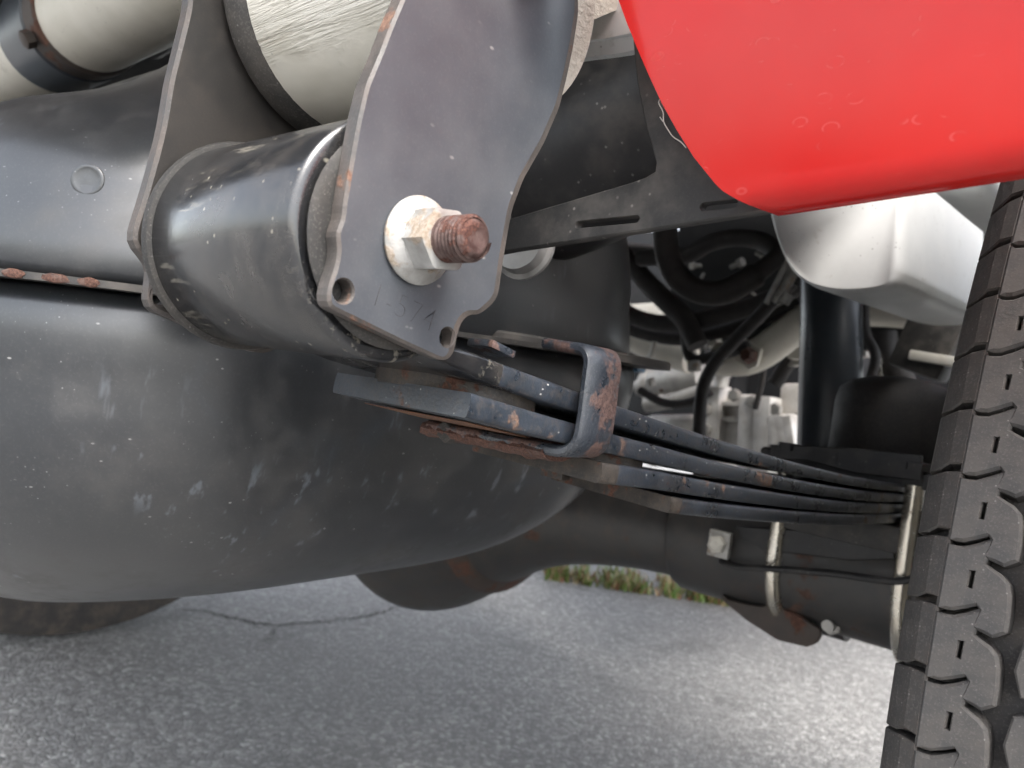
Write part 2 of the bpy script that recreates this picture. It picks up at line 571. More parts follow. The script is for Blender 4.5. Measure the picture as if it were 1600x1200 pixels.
M['blue'] = painted('blue_plastic', (.03, .12, .22), (.04, .16, .28), (.4, .5))

# ------------------------------------------------------------------ ground
LZ = GROUND
n = 40
gx = np.concatenate([[-400, -120, -40, -12], np.linspace(-5, 5, n), [12, 40, 120, 400]])
gv = [(x, y, 0.0) for y in gx for x in gx]
k = len(gx)
gf = [(j * k + i, j * k + i + 1, (j + 1) * k + i + 1, (j + 1) * k + i) for j in range(k - 1) for i in range(k - 1)]
ground = obj('asphalt_ground', gv, gf, M['asphalt'])
ground['kind'] = 'structure'


def G(px, py):
    p = P(px, py, 'Z', -GROUND)
    return np.array([p[0], p[1], 0.0])


# hairline crack in the asphalt: a narrow sunken ribbon
def crack(pts, w):
    c = spline(pts, 14)
    c = [q + np.array([rng.normal(0, .005), rng.normal(0, .005), 0]) for q in c]
    v, f = [], []
    for i, q in enumerate(c):
        t = c[min(i + 1, len(c) - 1)] - c[max(i - 1, 0)]
        t /= np.linalg.norm(t)
        nn = np.array([-t[1], t[0], 0])
        ww = w * (.5 + .8 * rng.random()) * min(1, 4 * min(i + 1, len(c) - i) / len(c) + .2)
        v += [q + nn * ww + EZ * .0015, q - nn * ww + EZ * .0015]
        if i:
            a = 2 * i
            f.append((a - 2, a - 1, a + 1, a))
    return v, f


ck = NT('dark_crack_filler')
M['crack'] = ck.out(ck.mix(ck.noise(200), (.045, .043, .041), (.10, .097, .092)), .95, 0, ck.bump(ck.noise(400), .6, .002))
for w, pts in ((.0028, [(285, 953), (330, 958), (380, 970), (430, 977), (500, 972), (560, 965), (620, 950), (680, 925)]),
               (.0012, [(435, 977), (425, 990), (415, 1003)])):
    v, f = crack([G(*q) for q in pts], w)
    obj('crack', v, f, M['crack'], ground)

# ------------------------------------------------------------------ vehicle
V = empty('utility_vehicle', loc=(0, 0, GROUND))
V['label'] = 'red utility vehicle with cream chassis, parked on grey asphalt, seen from beneath its rear corner'
V['category'] = 'vehicle'

# ---- layout in vehicle space (X outboard, Y towards the front, Z up)
XL, XI = -.155, -.231              # outer and inner face of the spring leaves
XPO = -.147                        # outer face of the outer shackle plate
XPI = -.234                        # outer face of the inner shackle plate
EYE = np.array([0, .1213, .4836])  # spring eye axis
TOPB = np.array([0, .1455, .5670])  # upper shackle pivot axis
AX_Y, AX_Z = .645, .345            # axle

# ---- shackle -------------------------------------------------------------
sh = empty('spring_shackle', V, 'satin grey-black spring shackle of two plates with a rusty bolt through them')
out_px = [(628, 0), (611, 40), (596, 80), (574, 132), (560, 192), (546, 272), (536, 330), (539, 345), (530, 352), (526, 362), (529, 378),
          (530, 394), (526, 416), (517, 440), (512, 460), (511, 473), (516, 481), (560, 502), (630, 536), (690, 563), (700, 564), (708, 558), (713, 545), (717, 522),
          (722, 504), (733, 492), (752, 491), (766, 480), (777, 470), (781, 460), (788, 409), (796, 362), (803, 325), (820, 280), (852, 224),
          (876, 168), (888, 120), (898, 72), (906, 20), (904, -50), (890, -120), (850, -170), (790, -190), (720, -165), (668, -90)]
plate_o = PL(out_px, 'X', XPO)
plate_o = [np.array([XPO, q[1], q[2]]) for q in plate_o]


def dens(l, mx=.0022):
    o = []
    for i, a in enumerate(l):
        b = l[(i + 1) % len(l)]
        m = max(1, int(np.linalg.norm(b - a) / mx))
        o += [a + (b - a) * j / m for j in range(m)]
    return o


def smooth_loop(l, it=2):
    q = np.array(l)
    for _ in range(it):
        q = .5 * q + .25 * (np.roll(q, 1, 0) + np.roll(q, -1, 0))
    return list(q)


plate_s = smooth_loop(dens(plate_o, .0011), 2)
holes = [circ(P(537, 455, 'X', XPO), EY, EZ, .0027, 22), circ(P(699, 527, 'X', XPO), EY, EZ, .0024, 22)]
b = MB()
b.plate(plate_s, holes, EX, .0046, ch=.0008, chd=.0006, fwd=.0016)
b.build('side_plate', [M['plate'], M['plate_edge']], sh, smooth=False)
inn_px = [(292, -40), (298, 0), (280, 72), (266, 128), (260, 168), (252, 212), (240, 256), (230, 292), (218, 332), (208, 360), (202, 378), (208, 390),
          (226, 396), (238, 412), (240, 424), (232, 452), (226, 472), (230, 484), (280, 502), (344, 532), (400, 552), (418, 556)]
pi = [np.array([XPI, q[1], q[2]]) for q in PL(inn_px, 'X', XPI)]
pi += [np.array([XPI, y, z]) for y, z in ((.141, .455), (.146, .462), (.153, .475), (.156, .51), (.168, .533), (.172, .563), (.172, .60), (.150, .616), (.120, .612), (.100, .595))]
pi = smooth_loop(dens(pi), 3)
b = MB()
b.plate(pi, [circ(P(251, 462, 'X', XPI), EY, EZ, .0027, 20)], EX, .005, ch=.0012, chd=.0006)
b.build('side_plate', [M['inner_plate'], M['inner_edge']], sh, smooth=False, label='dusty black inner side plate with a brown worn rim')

# through bolt with thread, flange nut
b = MB()
x0 = XPO
prof = [(-.105, .0085), (-.098, .0085), (-.098, .0054), (.0125, .0054)]
b.lathe((x0, EYE[1], EYE[2]), EX, prof, 28)
pitch, turns = .00120, 8
nseg = 28
vv, ff = [], []
zs = .0105
for i in range(turns * nseg + 1):
    a = 2 * math.pi * i / nseg
    xx = zs + pitch * i / nseg
    fade = min(1, (turns * nseg - i) / (nseg * .8) + .15)
    for dx, rr in ((-.5, .0047), (-.12, .0047 + .0008 * fade), (.12, .0047 + .0008 * fade), (.5, .0047)):
        vv.append((x0 + xx + dx * pitch, EYE[1] + rr * math.cos(a), EYE[2] + rr * math.sin(a)))
    if i:
        o = 4 * i
        for j in range(3):
            ff.append((o - 4 + j, o - 4 + j + 1, o + j + 1, o + j))
b.add(vv, ff)
tip = zs + pitch * (turns + .35)
b.lathe((x0, EYE[1], EYE[2]), EX, [(.010, .00475), (tip - .0014, .00475), (tip - .0006, .0044), (tip, .0037), (tip + .0001, .0031), (tip - .0003, .0015)], 28)
b.build('bolt', M['bolt'], sh, angle=50)
b = MB()
b.lathe((x0, EYE[1], EYE[2]), EX, [(.0002, .0100), (.0004, .0106), (.0012, .0108), (.0018, .0104), (.0030, .0086), (.0040, .0076)], 48)
hexr = .0080
seg = 60
rings = []
for t, k_, rd in ((.0028, 1.0, 0), (.0098, 1.0, 0), (.0108, .97, .0066), (.0111, .86, .0062), (.0111, .79, .0060)):
    ring = []
    for i in range(seg):
        a = 2 * math.pi * i / seg + .15
        m = (a - .15) % (math.pi / 3) - math.pi / 6
        rh = hexr * math.cos(math.pi / 6) / math.cos(m)
        rr = min(rh, hexr * (1.0 if k_ == 1.0 else .97)) * (k_ if k_ < .97 else 1) if k_ < 1 else rh
        ring.append((x0 + t, EYE[1] + rr * math.cos(a), EYE[2] + rr * math.sin(a)))
    rings.append(ring)
b.rings(rings)
b.build('flange_nut', M['zinc'], sh, angle=30)
b = MB()
b.lathe((x0, TOPB[1], TOPB[2]), EX, [(.0001, .0112), (.0014, .0115), (.0022, .0104), (.004, .008)], 40)
b.lathe((x0, TOPB[1], TOPB[2]), EX, [(.003, .0083), (.0100, .0083), (.011, .0074)], 6)
b.lathe((x0, TOPB[1], TOPB[2]), EX, [(-.1, .0062), (.02, .0062), (.021, .0052)], 24)
b.build('flange_nut', M['gold'], sh, angle=30)
# stamped number
cu = bpy.data.curves.new('stamped_number', 'FONT')
cu.body = '1-574'
cu.size = .0086
cu.extrude = .00006
cu.offset = -.00032
cu.space_character = 1.08
t0_, t1_ = P(574, 474, 'X', XPO), P(684, 524, 'X', XPO)
dv = Vector((t1_ - t0_)).normalized()
nv = Vector((1, 0, 0))
uv = nv.cross(dv)
cu.materials.append(M['stamp'])
tmp = bpy.data.objects.new('stamped_number_curve', cu)
COL.objects.link(tmp)
me_t = bpy.data.meshes.new_from_object(tmp.evaluated_get(bpy.context.evaluated_depsgraph_get()))
bpy.data.objects.remove(tmp)
to = bpy.data.objects.new('stamped_number', me_t)
COL.objects.link(to)
mt = Matrix.Identity(4)
for i_, c_ in enumerate((dv, uv, nv)):
    for j_ in range(3):
        mt[j_][i_] = c_[j_]
mt.translation = Vector((XPO + .00002, t0_[1], t0_[2]))
to.matrix_local = mt
to.parent = sh
to['label'] = 'number 1-574 stamped into the plate'

# ---- leaf spring ---------------------------------------------------------
sp = empty('leaf_spring', V, 'leaf spring pack of four blue-black leaves with rust, running from shackle to axle')
ys = np.array([.147, .161, .177, .197, .224, .262, .305, .358, .425, .514, .570, .64, .72])
l1t = np.array([.4597, .4583, .4563, .4533, .4497, .4447, .4398, .4345, .4284, .4217, .4185, .4155, .4145])


def fit(ysv, z):
    return np.poly1d(np.polyfit(ysv, z, 4))


f1t = fit(ys, l1t)
f1b = lambda y: f1t(y) - .0066 + .0016 * max(0, min(1, (y - .3) / .25))
f2t = lambda y: f1b(y) - np.interp(y, [.15, .2, .26, .36, .5, .7], [.0045, .0040, .0030, .0026, .0022, .0004])
f2b = lambda y: f2t(y) - np.interp(y, [.15, .3, .6], [.0073, .0066, .0058])
f3t = lambda y: f2b(y) - np.interp(y, [.22, .26, .36, .5, .7], [.0038, .0026, .0020, .0016, .0004])
f3b = lambda y: f3t(y) - np.interp(y, [.2, .4, .6], [.0074, .0066, .0058])
f4t = lambda y: f3b(y) - np.interp(y, [.28, .36, .5, .7], [.0020, .0017, .0010, .0004])
f4b = lambda y: f4t(y) - .0064


def section(y, zt, zb, nx, ny, nz):
    """rounded-edge leaf section at position y, with tangent tilt"""
    th = zt - zb
    zc = .5 * (zt + zb)
    h = th / 2
    out = []
    r = h * .26
    for xc, a0, a1 in ((XL - r, math.pi / 2, -math.pi / 2), (XI + r, -math.pi / 2, -3 * math.pi / 2)):
        for a in np.linspace(a0, a1, 7):
            x = xc + r * math.cos(a)
            zz = h * math.sin(a)
            out.append(np.array([x, y + nz * zz, zc + ny * zz]))
    return out


def leaf(ftop, fbot, y0, y1, name, mats, n=60, skew=0.0, label=None, pre=None, tip=0):
    b = MB()
    rings = []
    for i in range(n + 1):
        y = y0 + (y1 - y0) * i / n
        e = 1e-3
        dz = (.5 * (ftop(y + e) + fbot(y + e)) - .5 * (ftop(y - e) + fbot(y - e))) / (2 * e)
        L = math.hypot(1, dz)
        rings.append(section(y, ftop(y), fbot(y), 0, 1 / L, -dz / L))
    if pre:
        rings = pre + rings
    if skew:
        for j, rg in enumerate(rings[:10]):
            w = 1 - j / 10
            rings[j] = [q + EY * skew * w * (XL - q[0]) / (XL - XI) for q in rg]
    b.rings(rings)
    for i in range(len(b.f)):
        if i // 14 < tip or (tip and i == len(b.f) - 2):
            b.m[i] = 1
    return b.build(name, [mats, M['leaf_brown']], sp, angle=50, label=label)


# main leaf with rolled eye
er_o, er_i = .0305, .0245
th_c = .5 * (er_o + er_i)
pre = []
# bottom of eye to the tangent: the leaf runs into the drum from below
a_end = RAD(-62)
for a in np.linspace(RAD(-62 - 335), a_end, 72):
    cs, sn = math.cos(a), math.sin(a)
    h = .5 * (er_o - er_i)
    ring = []
    r = h * .5
    for xc, q0, q1 in ((XL - r, math.pi / 2, -math.pi / 2), (XI + r, -math.pi / 2, -3 * math.pi / 2)):
        for q in np.linspace(q0, q1, 7):
            x = xc + r * math.cos(q)
            rr = th_c - h * math.sin(q)
            ring.append(np.array([x, EYE[1] + rr * cs, EYE[2] + rr * sn]))
    pre.append(ring)
b = MB()
rings = list(pre)
for i in range(71):
    y = .157 + (.79 - .157) * i / 70
    e = 1e-3
    dz = (f1t(y + e) - f1t(y - e)) / (2 * e)
    L = math.hypot(1, dz)
    rings.append(section(y, f1t(y), f1b(y), 0, 1 / L, -dz / L))
fm_split = len(pre)
b.rings(rings)
nper = 14
for i in range(len(b.f)):
    b.m[i] = 0 if i // nper < fm_split + 1 else 1
b.build('main_leaf', [M['eye'], M['leaf']], sp, angle=50, label='top leaf rolled into a glossy black spring eye')
leaf(f2t, f2b, .1545, 1.02, 'leaf', M['leaf'], 80, skew=.007)
leaf(f3t, f3b, .223, .96, 'leaf', M['leaf'], 70, skew=.012, tip=1)
leaf(f4t, f4b, .273, .90, 'leaf', M['leaf'], 70, skew=.018, tip=1)
# dirt-brown leaf tips: thin sleeves of grime stay in the material; rubber bushings in the eye
for x, s in ((XL, 1), (XI, -1)):
    b = MB()
    c = (x, EYE[1], EYE[2])
    ax = EX * s
    b.lathe(c, ax, [(-.03, .0225), (-.004, .0245), (.0006, .0262), (.0022, .0272), (.0030, .0262), (.0032, .0235), (.0022, .0180), (.0022, .0085)], 48)
    b.build('rubber_bushing', M['bush'], sp, angle=40)
# black outer drum lip near the inner end
b = MB()
b.lathe((XI, EYE[1], EYE[2]), EX, [(.0000, .0300), (.0, .0318), (.0022, .0322), (.0036, .0318), (.0042, .0304)], 56)
b.build('eye_lip', M['bush'], sp, angle=40)
# plastic pad between eye and second leaf
b = MB()
yy = np.linspace(.158, .205, 12)
rings = []
for i, y in enumerate(yy):
    w = math.sin(math.pi * (i + .4) / 11.8) ** .4
    xm = -.19
    hw = .029 * w
    zt = f1b(y) + .0002
    zb = f2t(y) - .0002
    rings.append([np.array([xm + hw, y, zb]), np.array([xm + hw, y, zt]), np.array([xm - hw, y, zt]), np.array([xm - hw, y, zb])])
b.rings(rings)
b.build('liner_pad', M['leaf_brown'], sp)
b = MB()
rings = []
for i, y in enumerate(np.linspace(.232, .272, 12)):
    w = math.sin(math.pi * (i + .4) / 11.8) ** .4
    hw = .030 * w
    rings.append([np.array([-.19 + hw, y, f3t(y) - .0002]), np.array([-.19 + hw, y, f2b(y) + .0002]), np.array([-.19 - hw, y, f2b(y) + .0002]), np.array([-.19 - hw, y, f3t(y) - .0002])])
b.rings(rings)
b.build('liner_pad', M['leaf_brown'], sp)

# rebound clip: strap rising outside the pack, bent inwards over it, and running under the second leaf
yc0 = .2085
cw = .0187


def strap(path, y_of, w, t, name, mats, label=None):
    """flat strap swept along path in the XZ plane"""
    b = MB()
    path = [np.asarray(q, float) for q in path]
    rings = []
    for i, q in enumerate(path):
        tt = path[min(i + 1, len(path) - 1)] - path[max(i - 1, 0)]
        tt /= np.linalg.norm(tt)
        nn = np.array([tt[1], -tt[0]])
        y = y_of(i / (len(path) - 1))
        hw = w / 2
        r = t * .3
        ring = []
        for (a, c) in ((hw, -t / 2 + r), (hw - r, -t / 2), (-hw + r, -t / 2), (-hw, -t / 2 + r), (-hw, t / 2 - r), (-hw + r, t / 2), (hw - r, t / 2), (hw, t / 2 - r)):
            ring.append(np.array([q[0] + nn[0] * c, y + a, q[1] + nn[1] * c]))
        rings.append(ring)
    b.rings(rings)
    return b.build(name, mats, sp, angle=45, label=label)


zlo = f2b(yc0) - .0022
zhi = .4665
xo = XL + .0045
path = [(-.222, zlo - .0002), (-.20, zlo), (-.18, zlo), (-.166, zlo)]
for a in np.linspace(-90, 0, 7):
    path.append((xo - .0075 + .0075 * math.cos(RAD(a)), zlo + .0075 + .0075 * math.sin(RAD(a))))
path += [(xo + .0002, zlo + .014), (xo, zhi - .012)]
for a in np.linspace(0, 90, 7):
    path.append((xo - .0050 + .0050 * math.cos(RAD(a)), zhi - .0050 + .0050 * math.sin(RAD(a))))
path += [(xo - .012, zhi + .0003), (xo - .020, zhi + .0008)]
strap(path, lambda u: yc0 + .001 * u, cw, .0037, 'rebound_clip', M['clip'], 'blue-black strap clip blistered with rust around the leaves')
# flaky rust along the clip's underside
b = MB()
rings = []
for i, x in enumerate(np.linspace(-.226, -.163, 40)):
    ring = []
    for j in range(10):
        a = 2 * math.pi * j / 10
        jit = mnoise.noise((x * 330, j * 1.3, 2.0)) * .0016 + mnoise.noise((x * 900, j * 2.3, 5.0)) * .0007
        ring.append(np.array([x, yc0 - .0005 + (cw / 2 + .0002 + jit) * math.cos(a), zlo - .0010 + (.0034 + jit * .9) * math.sin(a)]))
    rings.append(ring)
b.rings(rings)
b.build('rust_scale', M['rust'], sp, angle=60, label='flaking brown rust along the clip under the second leaf')
b = MB()
c = P(683, 664, 'Y', .199)
b.lathe((-.212, yc0 - .004, zlo - .0008), -EY, [(-.004, .0046), (.0040, .0046), (.0052, .0036), (.0054, .001)], 6)
b.build('clip_bolt', M['bush'], sp, angle=30)
# orange rust stain strip on the underside of leaf two
b = MB()
rings = []
for x in np.linspace(-.226, -.172, 10):
    y0_, y1_ = .172, .2015
    rings.append([np.array([x, y0_, f2b(y0_) - .0002]), np.array([x, y1_, f2b(y1_) - .0002]), np.array([x, y1_, f2b(y1_) - .0006]), np.array([x, y0_, f2b(y0_) - .0004])])
b.rings(rings)
b.build('rust_stain', M['rust_orange'], sp)
# loose clip end and small spacer blocks
b = MB()
b.box((-.1665, .172, .4622), (.0055, .0055, .0012), rot=np.array(Matrix.Rotation(RAD(-12), 3, 'X')), b=.0005)
b.build('clip_tab', M['clip'], sp)
for x, y, hx, hy, hz in ((-.224, .287, .0065, .005, .0032), (-.222, .247, .006, .005, .0026)):
    b = MB()
    b.box((x, y, (f3b(y) - .002) if y > .26 else (f3t(y) + .0015)), (hx, hy, hz), b=.0008)
    b.build('spacer_block', M['leaf_brown'], sp)

# ---- fuel tank -----------------------------------------------------------
tk = empty('fuel_tank', V, 'large rounded charcoal steel tank with a welded seam flange around its middle')
TX0, TX1, TY0, TY1 = -1.20, -.286, .064, .50
SEAM = .4725


def tank_ring(z, inset, corner, n=20, y1=TY1):
    """rounded rectangle in plan"""
    x0, x1, y0, y1 = TX0 + inset, TX1 - inset, TY0 + inset, y1 - inset
    c = max(.004, min(corner, (y1 - y0) / 2 - .001))
    pts = []
    for cx, cy, a0 in ((x1 - c, y0 + c, -90), (x1 - c, y1 - c, 0), (x0 + c, y1 - c, 90), (x0 + c, y0 + c, 180)):
        for i in range(n):
            a = RAD(a0 + 90 * i / (n - 1))
            pts.append(np.array([cx + c * math.cos(a), cy + c * math.sin(a), z]))
    # straight edges subdivided
    out = []
    for i, a in enumerate(pts):
        b_ = pts[(i + 1) % len(pts)]
        m = 12 if i % n == n - 1 else 1
        out += [a + (b_ - a) * j / m for j in range(m)]
    return out


def belly(q):
    """the floor sags in the middle and lifts towards the outboard end"""
    x, y, z = q
    if z < SEAM:
        k_ = (SEAM - z) / .2
        lift = max(0, (x + .62) / .33) ** 1.6 * .060
        z = z + k_ * lift
    z += (y - .25) * .03
    return np.array([x, y, z])


b = MB()
rings = []
prof = [(SEAM - .0012, .004), (.468, .000), (.460, -.0015), (.445, -.002), (.43, -.001)]
for a in np.linspace(0, 89, 16):
    prof.append((.42 - .13 * math.sin(RAD(a)), .088 * (1 - math.cos(RAD(a)))))
for z, ins in prof:
    rings.append([belly(q) for q in tank_ring(z, ins, .10)])
b.rings(rings)
b.build('lower_shell', M['tank'], tk, angle=60)


def shoulder(q):
    x, y, z = q
    k_ = max(0, (z - .505) / .04)
    ramp = 1 / (1 + math.exp(-(y - .150) / .014)) / (1 + math.exp((-.40 - x) / .02))
    return np.array([x, y, z + k_ * (ramp * .050 + .004 * math.sin(x * 9)) + (y - .25) * .03])


b = MB()
rings = []
prof = [(SEAM + .0012, .004), (.478, .002), (.488, .003), (.500, .004)]
for a in np.linspace(0, 87, 12):
    prof.append((.504 + .053 * math.sin(RAD(a)), .005 + .05 * (1 - math.cos(RAD(a)))))
for z, ins in prof:
    rings.append([shoulder(q) for q in tank_ring(z, ins, .10)])
b.rings(rings)
upper_pts = [q for r_ in rings for q in r_]
b.build('upper_shell', M['tank'], tk, angle=60)
b = MB()
o_ = tank_ring(SEAM + .0013, -.011, .108)
i_ = tank_ring(SEAM + .0013, .006, .10)
o_ = [q + EZ * (q[1] - .25) * .03 for q in o_]
i_ = [q + EZ * (q[1] - .25) * .03 for q in i_]
o2 = [q - EZ * .0026 for q in o_]
i2 = [q - EZ * .0026 for q in i_]
b.rings([i_, o_, o2, i2], loop=True, cap=False)
b.build('seam_flange', M['black_dusty'], tk, angle=30)
# flange ear at the outboard end
ear = [(TX1 - .03, .30), (TX1 + .007, .31), (TX1 + .013, .36), (TX1 + .019, .415), (TX1 + .020, .442), (TX1 + .012, .452), (TX1 - .02, .455), (TX1 - .05, .44)]
ear = spline([np.array([x, y, SEAM + .0028 + .0045]) for x, y in ear], 5, True)
b = MB()
b.plate(ear, [], EZ, .0056, ch=.0012)
b.build('flange_ear', [M['black_dusty'], M['black_dusty']], tk, angle=40)
def near_px(pts, px, py):
    best = None
    for q in pts:
        v_ = q - _C
        dz = v_ @ _d
        if dz < .05:
            continue
        e = (800 + FPX * (v_ @ _r) / dz - px) ** 2 + (600 - FPX * (v_ @ _u) / dz - py) ** 2 + (dz * 40) ** 2
        if best is None or e < best[0]:
            best = (e, q)
    return best[1]


def tank_normal(q):
    cx = TX1 - .10
    cy = min(max(q[1], TY0 + .10), TY1 - .10)
    nn = np.array([q[0] - min(q[0], cx), q[1] - cy, 0.0])
    return nn / (np.linalg.norm(nn) + 1e-9)


# rusty spot welds on the seam
fl = [q for i in range(len(o_)) for q in (o_[i] + (o_[(i + 1) % len(o_)] - o_[i]) * t_ for t_ in np.linspace(0, 1, 6))]
for px, w in ((18, .0042), (90, .0046), (141, .0036)):
    c = near_px(fl, px, 441)
    nn = tank_normal(c)
    tt = np.cross(EZ, nn)
    b = MB()
    rings = []
    for t in np.linspace(.05, math.pi - .05, 9):
        rings.append([c - EZ * .0013 + math.cos(t) * nn * .0007 + math.sin(t) * (tt * w * math.cos(a) + EZ * .0017 * math.sin(a)) * (1 + .3 * mnoise.noise((a * 2.3, t * 2, px)))
                      for a in np.linspace(0, 2 * math.pi, 16, endpoint=False)])
    b.rings(rings)
    b.build('weld_spot', M['rust'], tk, angle=60)
# round plug on the upper shell
c = near_px(upper_pts, 122, 266)
nn = tank_normal(c)
b = MB()
b.lathe(c, nn, [(-.006, .0062), (.0002, .0060), (.0005, .0054), (.0003, .0046), (.0001, .0030), (.0002, .001)], 30)
b.build('round_plug', M['tank'], tk, angle=50)

# ---- chassis frame -------------------------------------------------------
fr = empty('chassis_frame', V, 'cream and white painted chassis frame above the suspension')
b = MB()
b.lathe((XI - .001, TOPB[1], TOPB[2]), EX, [(0, .034), (.0, .0400), (.078, .0400), (.078, .034)], 64)
sleeve = b.build('hanger_sleeve', M['cream'], fr, angle=40, label='cream hanger tube with rough brushed paint between the shackle plates')
for x, s in ((XI + .001, -1), (XL - .001, 1)):
    b = MB()
    kb = 1.0 if s < 0 else .70
    b.lathe((x, TOPB[1], TOPB[2]), EX * s, [(-.012 * kb, .036 * kb), (-.006 * kb, .0410 * kb), (-.001, .0430 * kb), (.0012, .0428 * kb), (.0020, .039 * kb), (.0018, .010)], 48)
    b.build('rubber_bushing', M['bush'], fr, angle=40)
# hanger web rising from the sleeve to the rail
b = MB()
web = [np.array([x, y, z]) for x, y, z in ((XI + .004, .112, .562), (XI + .004, .175, .560), (XI + .004, .23, .60), (XI + .004, .24, .69), (XI + .004, .06, .69), (XI + .004, .085, .62))]
rings = []
for x in np.linspace(XI + .006, XL - .006, 8):
    rings.append([np.array([x, q[1], q[2]]) + .0012 * np.array([0, mnoise.noise((x * 90, q[1] * 40, q[2] * 40)), mnoise.noise((x * 90, q[2] * 40, 3))]) for q in web])
b.rings(rings)
b.build('hanger_web', M['cream'], fr, angle=40)


def rrect_sweep(path, hw, hh, r, name, mat, parent, xdir=None, label=None, ang=40, n=5):
    """rounded box section swept along a path in vehicle space; width direction stays horizontal"""
    b = MB()
    path = [np.asarray(q, float) for q in path]
    rings = []
    for i, q in enumerate(path):
        t = path[min(i + 1, len(path) - 1)] - path[max(i - 1, 0)]
        t /= np.linalg.norm(t)
        w = np.cross(t, EZ)
        w /= np.linalg.norm(w)
        u_ = np.cross(w, t)
        ring = []
        for sx, sz, a0 in ((1, 1, 0), (-1, 1, 90), (-1, -1, 180), (1, -1, 270)):
            for k_ in range(n):
                a = RAD(a0 + 90 * k_ / (n - 1))
                ring.append(q + w * (sx * (hw - r) + r * math.cos(a)) + u_ * (sz * (hh - r) + r * math.sin(a)))
        rings.append(ring)
    b.rings(rings)
    return b.build(name, mat, parent, angle=ang, label=label)


rail = [(-.185, .46, .720), (-.185, .5, .72), (-.185, .6, .72), (-.185, .8, .712), (-.185, 1.0, .69), (-.185, 1.3, .66), (-.185, 3.0, .64)]
rrect_sweep(spline(rail, 5), .034, .052, .018, 'frame_rail', M['white'], fr, label='white frame rail rising over the axle')
b = MB()
g0, g1 = P(900, 66, 'Y', .225), P(986, 62, 'Y', .225)
gz = P(945, 80, 'Y', .207)[2] - .001
rings = []
for y in (.205, .2065, .2085, .210, .211):
    ring = []
    for i in range(15):
        u_ = i / 14
        x = -.225 + (-.105 + .225) * u_
        z = gz + .010 * abs(2 * u_ - 1.15) ** 2.2 + (.004 if y < .207 else 0) + .0015 * mnoise.noise((x * 60, y * 60, 1))
        ring.append(np.array([x, y, z]))
    ring += [np.array([-.105, y, .69]), np.array([-.225, y, .69])]
    rings.append(ring)
b.rings(rings)
b.build('hanger_gusset', M['white'], fr, angle=50)
# lateral crossmember tube seen at the upper left
c = P(250, 2, 'Y', .17)
b = MB()
zc = c[2] + .028
b.tube([(-1.25, .185, zc + .004), (-.262, .185, zc + .004)], .036, 40)
b.build('crossmember_tube', M['cream_plain'], fr, angle=40, label='cream lateral crossmember tube above the tank')
b = MB()
cc = P(48, 28, 'Y', .16)
b.lathe((cc[0], .185, zc + .004), EX, [(-.030, .0365), (-.029, .0395), (.026, .0395), (.028, .0365)], 36)
b.build('tube_clamp', M['shock'], fr, angle=40)
b = MB()
b.lathe((cc[0] + .036, .185, zc + .004), EX, [(-.008, .0365), (-.007, .0385), (.010, .0382), (.012, .0365)], 36)
b.lathe((cc[0] + .036, .152, zc - .022), (0, -.8, -.6), [(-.002, .0062), (.004, .0062), (.0045, .005)], 6)
b.build('clamp_bracket', M['axle_rust'], fr)
# outrigger box beside the wheel
bx = [(1192, 318), (1205, 360), (1222, 405), (1250, 440), (1300, 458), (1400, 478), (1475, 470), (1484, 458)]
YB = .50
ob = spline([P(px, py, 'Y', YB) for px, py in ((1186, 260), (1196, 325), (1210, 375), (1230, 418), (1260, 444), (1305, 456), (1355, 456), (1392, 448), (1406, 430), (1410, 400), (1412, 260))], 4)
b = MB()
rings = []
for k_, (dy, sc) in enumerate(((0.0, .90), (.004, .97), (.012, 1.0), (.10, 1.0), (.22, 1.0))):
    cen = np.mean(ob, axis=0)
    rings.append([np.array([cen[0] + (q[0] - cen[0]) * sc, YB + dy, cen[2] + (q[2] - cen[2]) * (sc if q[2] < cen[2] else 1) + dy * .05]) for q in ob])
b.rings(rings)
b.build('outrigger_box', M['white'], fr, angle=60, label='white box section of the chassis beside the wheel')

# ---- bumper --------------------------------------------------------------
bu = empty('bumper', V, 'glossy red bumper corner with dried water spots over a black slotted bracket')
YBU = .17
le = [(948, -130), (968, -60), (990, 0), (1008, 60), (1028, 118), (1052, 178), (1080, 232), (1108, 276), (1132, 300), (1148, 310), (1162, 317), (1178, 322), (1198, 326)]
lep = [P(x, y, 'Y', YBU) for x, y in le]
b0, b1 = P(1215, 324, 'Y', YBU), P(1600, 263, 'Y', YBU)


def zbot(x):
    return b0[2] + (b1[2] - b0[2]) * (x - b0[0]) / (b1[0] - b0[0])


hl = np.array([q[2] - zbot(q[0]) for q in lep])[::-1]
xl = np.array([q[0] for q in lep])[::-1]
hl[0] = 0.0
rows = np.concatenate([[0, .0004, .001, .002, .003, .0045, .006], np.linspace(.008, .30, 40)])
cols = 60
gridv = []
for h_ in rows:
    xx0 = np.interp(h_, hl, xl) if h_ <= hl[-1] else xl[-1] - (h_ - hl[-1]) * .25
    row = []
    for j in range(cols + 1):
        t = (j / cols) ** 1.25
        x = xx0 + (.42 - xx0) * t
        z = zbot(x) + h_
        roll = .005 * (1 - math.sqrt(max(0, 1 - (1 - min(1, h_ / .005)) ** 2))) if h_ < .005 else 0
        bulge = -.016 * math.sin(min(1, h_ / .16) * math.pi / 2) - .020 * (h_ / .3) ** 2
        wrap = .35 * max(0, x - .14) ** 1.6
        row.append(np.array([x, YBU + roll * .8 + bulge + wrap, z]))
    gridv.append(row)
b = MB()
nc, nr = cols + 1, len(rows)
front = [q for r_ in gridv for q in r_]
v = front + [q + EY * .0026 for q in front]
N_ = len(front)
f = [(i * nc + j, i * nc + j + 1, (i + 1) * nc + j + 1, (i + 1) * nc + j) for i in range(nr - 1) for j in range(cols)]
